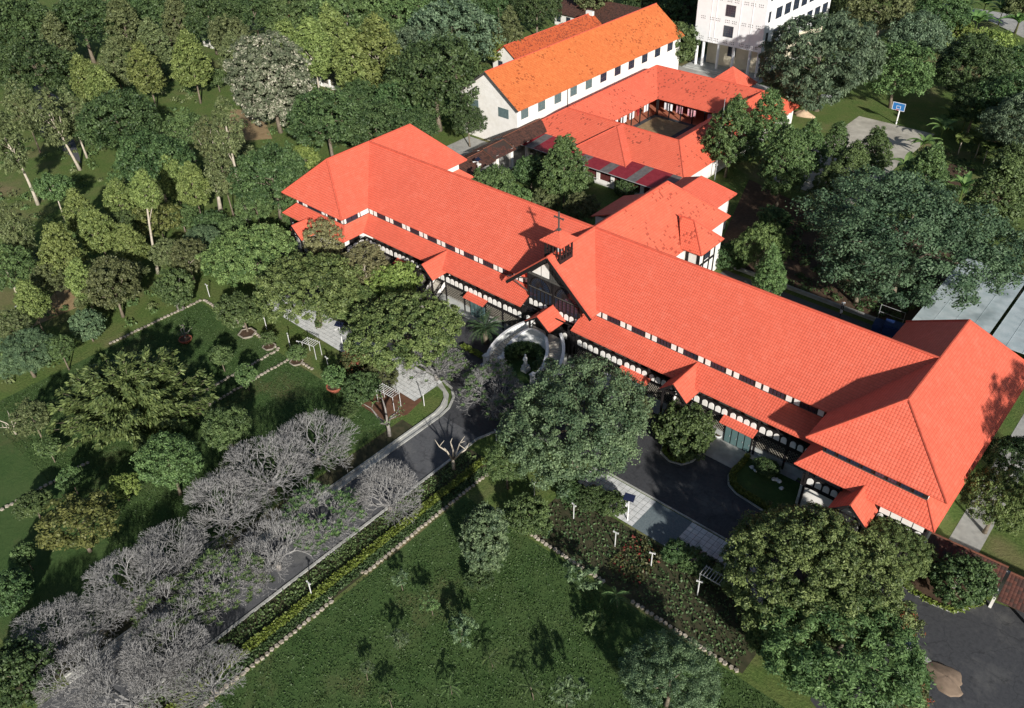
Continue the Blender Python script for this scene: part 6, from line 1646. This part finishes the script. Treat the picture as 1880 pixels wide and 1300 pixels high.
# hedges, ground cover and flower beds
hedge('hedge', 'long low yellow-green hedge along the right side of the avenue', -48.4, -47.5, -2, 47.2, .55, 'hedge_yellow', 9000)
hedge('ground_cover', 'strip of dark ground cover between the hedge and the edging stones', -47.5, -46.55, -2, 46.0, .28, 'leaf_dark', 7000, .14, 'ground cover')['kind'] = 'stuff'
hedge('ground_cover', 'low plants in the bed under the right row of bare trees', -50.7, -48.8, -2, 47.0, .22, 'leaf_mid', 5000, .16, 'ground cover')['kind'] = 'stuff'
hedge('ground_cover', 'low plants in the right flower bed', -38.2, -14, 42.9, 49.4, .2, 'leaf_dark', 2600, .16, 'ground cover')['kind'] = 'stuff'
hedge('ground_cover', 'reddish low plants in the gap of the right flower bed', -29.2, -25.4, 44.0, 49.5, .35, 'leaf_red', 600, .2, 'ground cover')['kind'] = 'stuff'
def ring_curve(pts, wd):
    def f(r, n):
        A = np.array(pts + [pts[0]], float); seg = np.linalg.norm(np.diff(A, axis=0), axis=1); cum = np.concatenate([[0], np.cumsum(seg)])
        s = r.uniform(0, cum[-1], n); i = np.clip(np.searchsorted(cum, s) - 1, 0, len(seg) - 1); t = (s - cum[i]) / seg[i]
        return A[i] + (A[i + 1] - A[i]) * t[:, None] + r.uniform(-wd, wd, (n, 2))
    return f
I2 = [(-26.3, 66.2), (-26.3, 62.4), (-25.6, 61.2), (-24.4, 60.6), (-20.4, 60.2), (-18.9, 60.3), (-18.6, 66.2)]
sheet('island', 'lawn_grass', I2, .10, thick=.10)
hedge('hedge', 'clipped hedge around the lawn island right of the canopied door', 0, 1, 0, 1, .75, 'hedge_yellow', 3600, .15, curve=ring_curve([(-26.0, 66.0), (-26.0, 62.5), (-25.4, 61.5), (-24.3, 60.95), (-20.4, 60.55), (-19.2, 60.6)][::1] + [(-20.4, 60.6), (-24.3, 61.0), (-25.4, 61.6), (-26.0, 62.6)], .28))
I1 = [(-34.4, 66.2), (-34.4, 62.0), (-33.8, 60.7), (-32.4, 60.2), (-31.0, 60.6), (-30.4, 61.8), (-30.3, 66.2)]
sheet('island', 'soil', I1, .10, thick=.10)
hedge('hedge', 'low clipped hedge edging the planted island with the glossy shrub tree', 0, 1, 0, 1, .45, 'hedge_yellow', 1800, .14, curve=ring_curve([(-34.1, 66), (-34.1, 62.1), (-33.6, 61.0), (-32.4, 60.5), (-31.2, 60.9), (-30.7, 61.9), (-30.6, 66), (-30.7, 61.9), (-31.2, 60.9), (-32.4, 60.5), (-33.6, 61.0), (-34.1, 62.1)], .22))
kerb_line('kerb', I1[::-1], .2, .12); kerb_line('kerb', I2[::-1], .2, .12)
I3 = [(-6.77, 60.21),(-4.38, 59.86),(-2.09, 60.26),(-0.53, 62.74),(-0.36, 65.25),(-2.56, 67.53),(-5.86, 63.89)]
sheet('island', 'soil', I3, .11, thick=.11)
hedge('hedge', 'low hedge around the planted island at the lower right', 0, 1, 0, 1, .4, 'hedge_yellow', 1800, .15, curve=ring_curve(I3, .25))
kerb_line('kerb', I3, .2, .12)
def stone_bits(label, spots):
    t = thing('garden_rocks', label, 'rocks', (spots[0][0], spots[0][1], 0))
    for i, (x, y) in enumerate(spots):
        q = random.Random(i); mb = MB().lathe([(.22, 0), (.26, .12), (.15, .26)], 7); mb.v = [(a * q.uniform(.7, 1.3), b * q.uniform(.7, 1.3), c) for a, b, c in mb.v]
        place('rock', mb.mesh('rock', 'white_paint'), t, (x, y, .09))
stone_bits('white rocks scattered on the fenced lawn island', [(-24.96, 65.01),(-24.40, 64.83),(-22.31, 64.89),(-21.72, 64.97),(-21.06, 64.18),(-22.05, 65.00)])
# inside the stair's ring
T('roundd', -56.03, 66.17, 0.98, 0.76, 'small dark shrub inside the horseshoe stair, right side',cat='shrub')
T('roundd', -58.30, 64.30, 0.98, 0.76, 'small dark shrub inside the horseshoe stair, left side',cat='shrub')
def ring_plants(r, n):
    a = r.uniform(math.radians(-15), math.radians(195), n); q = r.uniform(1.9, 2.8, n)
    return np.stack([XC + np.cos(a) * q, 62.3 + np.sin(a) * q], 1)
hedge('climbing_plants', 'dark leafy plants climbing the inner wall of the horseshoe stair', 0, 1, 0, 1, 2.5, 'leaf_dark', 6500, .2, 'climbing plants', curve=ring_plants)
hedge('hedge', 'low light hedge at the foot of the cycad palm', -64.8, -60.8, 60.4, 61.2, .5, 'hedge_yellow', 900, .15)
# young fern-leaved trees on the lower lawn
SAP = [((-25.58, 41.05),2.6,1.7,'fern-leaved young tree with a bare stem in the middle of the lower lawn'),((-29.18, 40.95),2.2,1.7,'tall fern-leaved sapling right of the egg-shaped tree'),((-30.17, 29.06),2.2,1.6,'bright fern-leaved sapling near the bottom centre'),((-34.03, 28.95),2.0,1.4,'fern-leaved sapling left of the bright one'),((-25.50, 29.04),2.4,1.7,'yellowish fern-leaved sapling at the bottom edge'),((-22.97, 30.26),3.0,1.6,'sapling at the bottom edge left of the round feathery tree'),((-37.95, 29.37),2.6,.9,'thin leaning sapling on the open lawn'),((-37.72, 25.08),2.0,.9,'thin sapling left on the open lawn'),((-25.67, 37.18),1.7,1.2,'small dark sapling in the shaded lawn centre'),((-37.50, 21.08),1.4,.7,'thin stick-like sapling on the open lawn'),((-31.08, 24.92),2.0,1.5,'dense fern-leaved sapling near the bottom edge'),((-42.08, 29.43),1.8,.8,'slim sapling beside the stone step'),((-34.03, 20.78),1.8,.8,'stick sapling at the bottom edge of the open lawn'),((-67.58, 37.42),1.8,.5,'thin sapling on the shaded lawn by the avenue')]

for i, ((x_, y_), h_, L_, lab) in enumerate(SAP):
    if L_ > 1.45 and i % 2 == 0:
        frond_plant('sapling', lab, 'sapling', x_, y_, h_ * .75, 9, ('leaf_mid', 'leaf_blue')[i % 2], .04, L_ * .8, 40 + i, 'bark', w=.22, elev=(-.1, .8), elong=3.2, group='young trees on the lower lawn', whorls=2, lean=rnd.uniform(-.3, .3))
    else:
        T(('sapl', 'saplb')[i % 2], x_, y_, L_ * .85, h_ * .85, lab, 'sapling', (rnd.uniform(-.3, .3), rnd.uniform(-.3, .3)), 'bark', tr=.035, group='young trees on the lower lawn', name='sapling')
# rough grass standing over the lawns
def rough_grass(name, polys, n, seed):
    r = np.random.default_rng(seed); P = []
    for (x0, x1, y0, y1), k in polys:
        m_ = int(n * k); c = np.stack([r.uniform(x0, x1, m_ // 10), r.uniform(y0, y1, m_ // 10)], 1)
        q = np.repeat(c, 10, 0) + r.normal(scale=.35, size=(len(c) * 10, 2)); q[:, 0] = np.clip(q[:, 0], x0, x1); q[:, 1] = np.clip(q[:, 1], y0, y1); P.append(q)
    P = np.concatenate(P); n = len(P); P = np.concatenate([P, r.uniform(.02, .10, (n, 1))], 1)
    N = r.normal(size=(n, 3)); N[:, 2] = np.abs(N[:, 2]) + .3; T_3 = r.normal(size=(n, 3)) * .6 + np.array([0, 0, .8])
    me = leaf_mesh(name, P, N, r.uniform(.05, .12, n), np.clip(r.normal(.5, .28, n), 0, 1), 'grass_blade', r, 2.2, T_3)
    o = bpy.data.objects.new(name, me); COL.objects.link(o); return tag(o, kind='stuff')
tag(rough_grass('rough_grass', [((-46.0, -5, 2, 41.8), 1.0)], 70000, 11), 'short tufted grass over the lower lawn', 'grass')
tag(rough_grass('rough_grass', [((-101, -60.6, 14, 44.4), 1.0)], 50000, 12), 'short tufted grass over the left garden lawn', 'grass')
# bananas and papayas at the upper right
BAN = [((-61.92, 239.95),'leftmost banana plant of the grove at the top right'),((-58.94, 245.06),'banana plant in the middle of the top right grove'),((-53.56, 240.40),'banana plant with broad leaves right of the grove middle'),((-47.83, 233.81),'banana plant at the right end of the grove'),((-55.41, 228.19),'banana plant at the lower front of the grove'),((-58.97, 225.55),'small banana plant at the front left of the grove'),((-39.56, 143.93),'banana plant at the near right corner of the basketball court'),((-40.32, 154.70),'banana plant along the right side of the court'),((-40.08, 163.48),'banana plant at the far right corner of the court'),((-40.88, 170.02),'tall banana plant left of the papaya row'),((-38.43, 170.26),'banana plant right of the tall one by the court'),((-29.12, 141.34),'banana plant beside the vegetable bed')]
for i, ((x_, y_), lab) in enumerate(BAN): banana(lab, x_, y_, 6.8 if i < 6 else 4.2, 70 + i)
PAP = [((-35.61, 159.89),'first papaya tree of the row behind the vegetable bed'),((-32.81, 160.59),'second papaya tree of the row'),((-30.95, 159.13),'third papaya tree of the row, close to its neighbour'),((-29.25, 160.47),'fourth papaya tree of the row'),((-27.28, 160.58),'last papaya tree of the row, near the right edge')]
for i, ((x_, y_), lab) in enumerate(PAP): frond_plant('papaya_tree', lab, 'tree', x_, y_, 3.4, 16, 'leaf_light', .09, 1.5, 90 + i, 'bark_pale', w=.7, elev=(-.3, 1.0), elong=2.2, group='papaya trees')
sheet('vegetable_bed', 'soil', [(-35.38, 155.64),(-31.31, 155.99),(-30.26, 147.30),(-34.53, 147.91)], .03)
labs = {}
for o in bpy.data.objects:
    if o.parent is None and 'label' in o.keys(): labs.setdefault(o['label'], []).append(o.name)
for k, v in labs.items():
    if len(v) > 1: print('DUPLICATE LABEL', k, v)
print('objects', len(bpy.data.objects), 'unique tris', sum(len(m.polygons) for m in bpy.data.meshes))

# low undergrowth beneath the trees
def undergrowth(name, mat, regions, n, seed, keep):
    r = np.random.default_rng(seed); P = []; N = []; S = []; TI = []
    for (x0, x1, y0, y1), k in regions:
        m_ = int(n * k); c = np.stack([r.uniform(x0, x1, m_), r.uniform(y0, y1, m_)], 1)
        c = c[[keep(x, y) for x, y in c]]
        for x, y in c:
            rc = r.uniform(.5, 1.7); q = 40; d = r.normal(size=(q, 3)); d /= np.linalg.norm(d, axis=1, keepdims=True); d[:, 2] = np.abs(d[:, 2])
            P.append(np.array([x, y, 0]) + d * rc * r.uniform(.4, 1.05, (q, 1)) * np.array([1, 1, r.uniform(.5, 1.1)])); N.append(d + r.normal(scale=.5, size=(q, 3)) + [0, 0, .4]); S.append(r.uniform(.16, .34, q)); TI.append(np.clip(r.uniform(.2, .8) + r.normal(scale=.2, size=q), 0, 1))
    me = leaf_mesh(name, np.concatenate(P), np.concatenate(N), np.concatenate(S), np.concatenate(TI), mat, r, 1.9)
    o = bpy.data.objects.new(name, me); COL.objects.link(o); return tag(o, kind='stuff')
def in_wood(x, y):
    if x > -106 and y > 52: return False
    if x > -103 and y < 50: return False
    if y > 95 and x > -118: return False
    return math.sin(x * .23 + 1.3) * math.cos(y * .19) + .45 * math.sin(x * .07 + y * .11) > -.15
tag(undergrowth('undergrowth', 'leaf_mid', [((-205, -98, 18, 108), .45), ((-215, -125, 113, 190), .35)], 1500, 31, in_wood), 'mixed green undergrowth beneath the trees of the left wood', 'undergrowth')
tag(undergrowth('undergrowth', 'leaf_olive', [((-205, -98, 18, 108), .45)], 700, 32, in_wood), 'dry olive weeds beneath the trees of the left wood', 'undergrowth')
tag(undergrowth('undergrowth', 'leaf_dark', [((-46, 4, 101, 130), .35), ((-40, 20, 128, 250), 1.0)], 1100, 33, lambda x, y: not (-23 < x < 4 and y < 119) and not (-58 < x < -41 and 129 < y < 168)), 'dark undergrowth beneath the trees of the right grove', 'undergrowth')
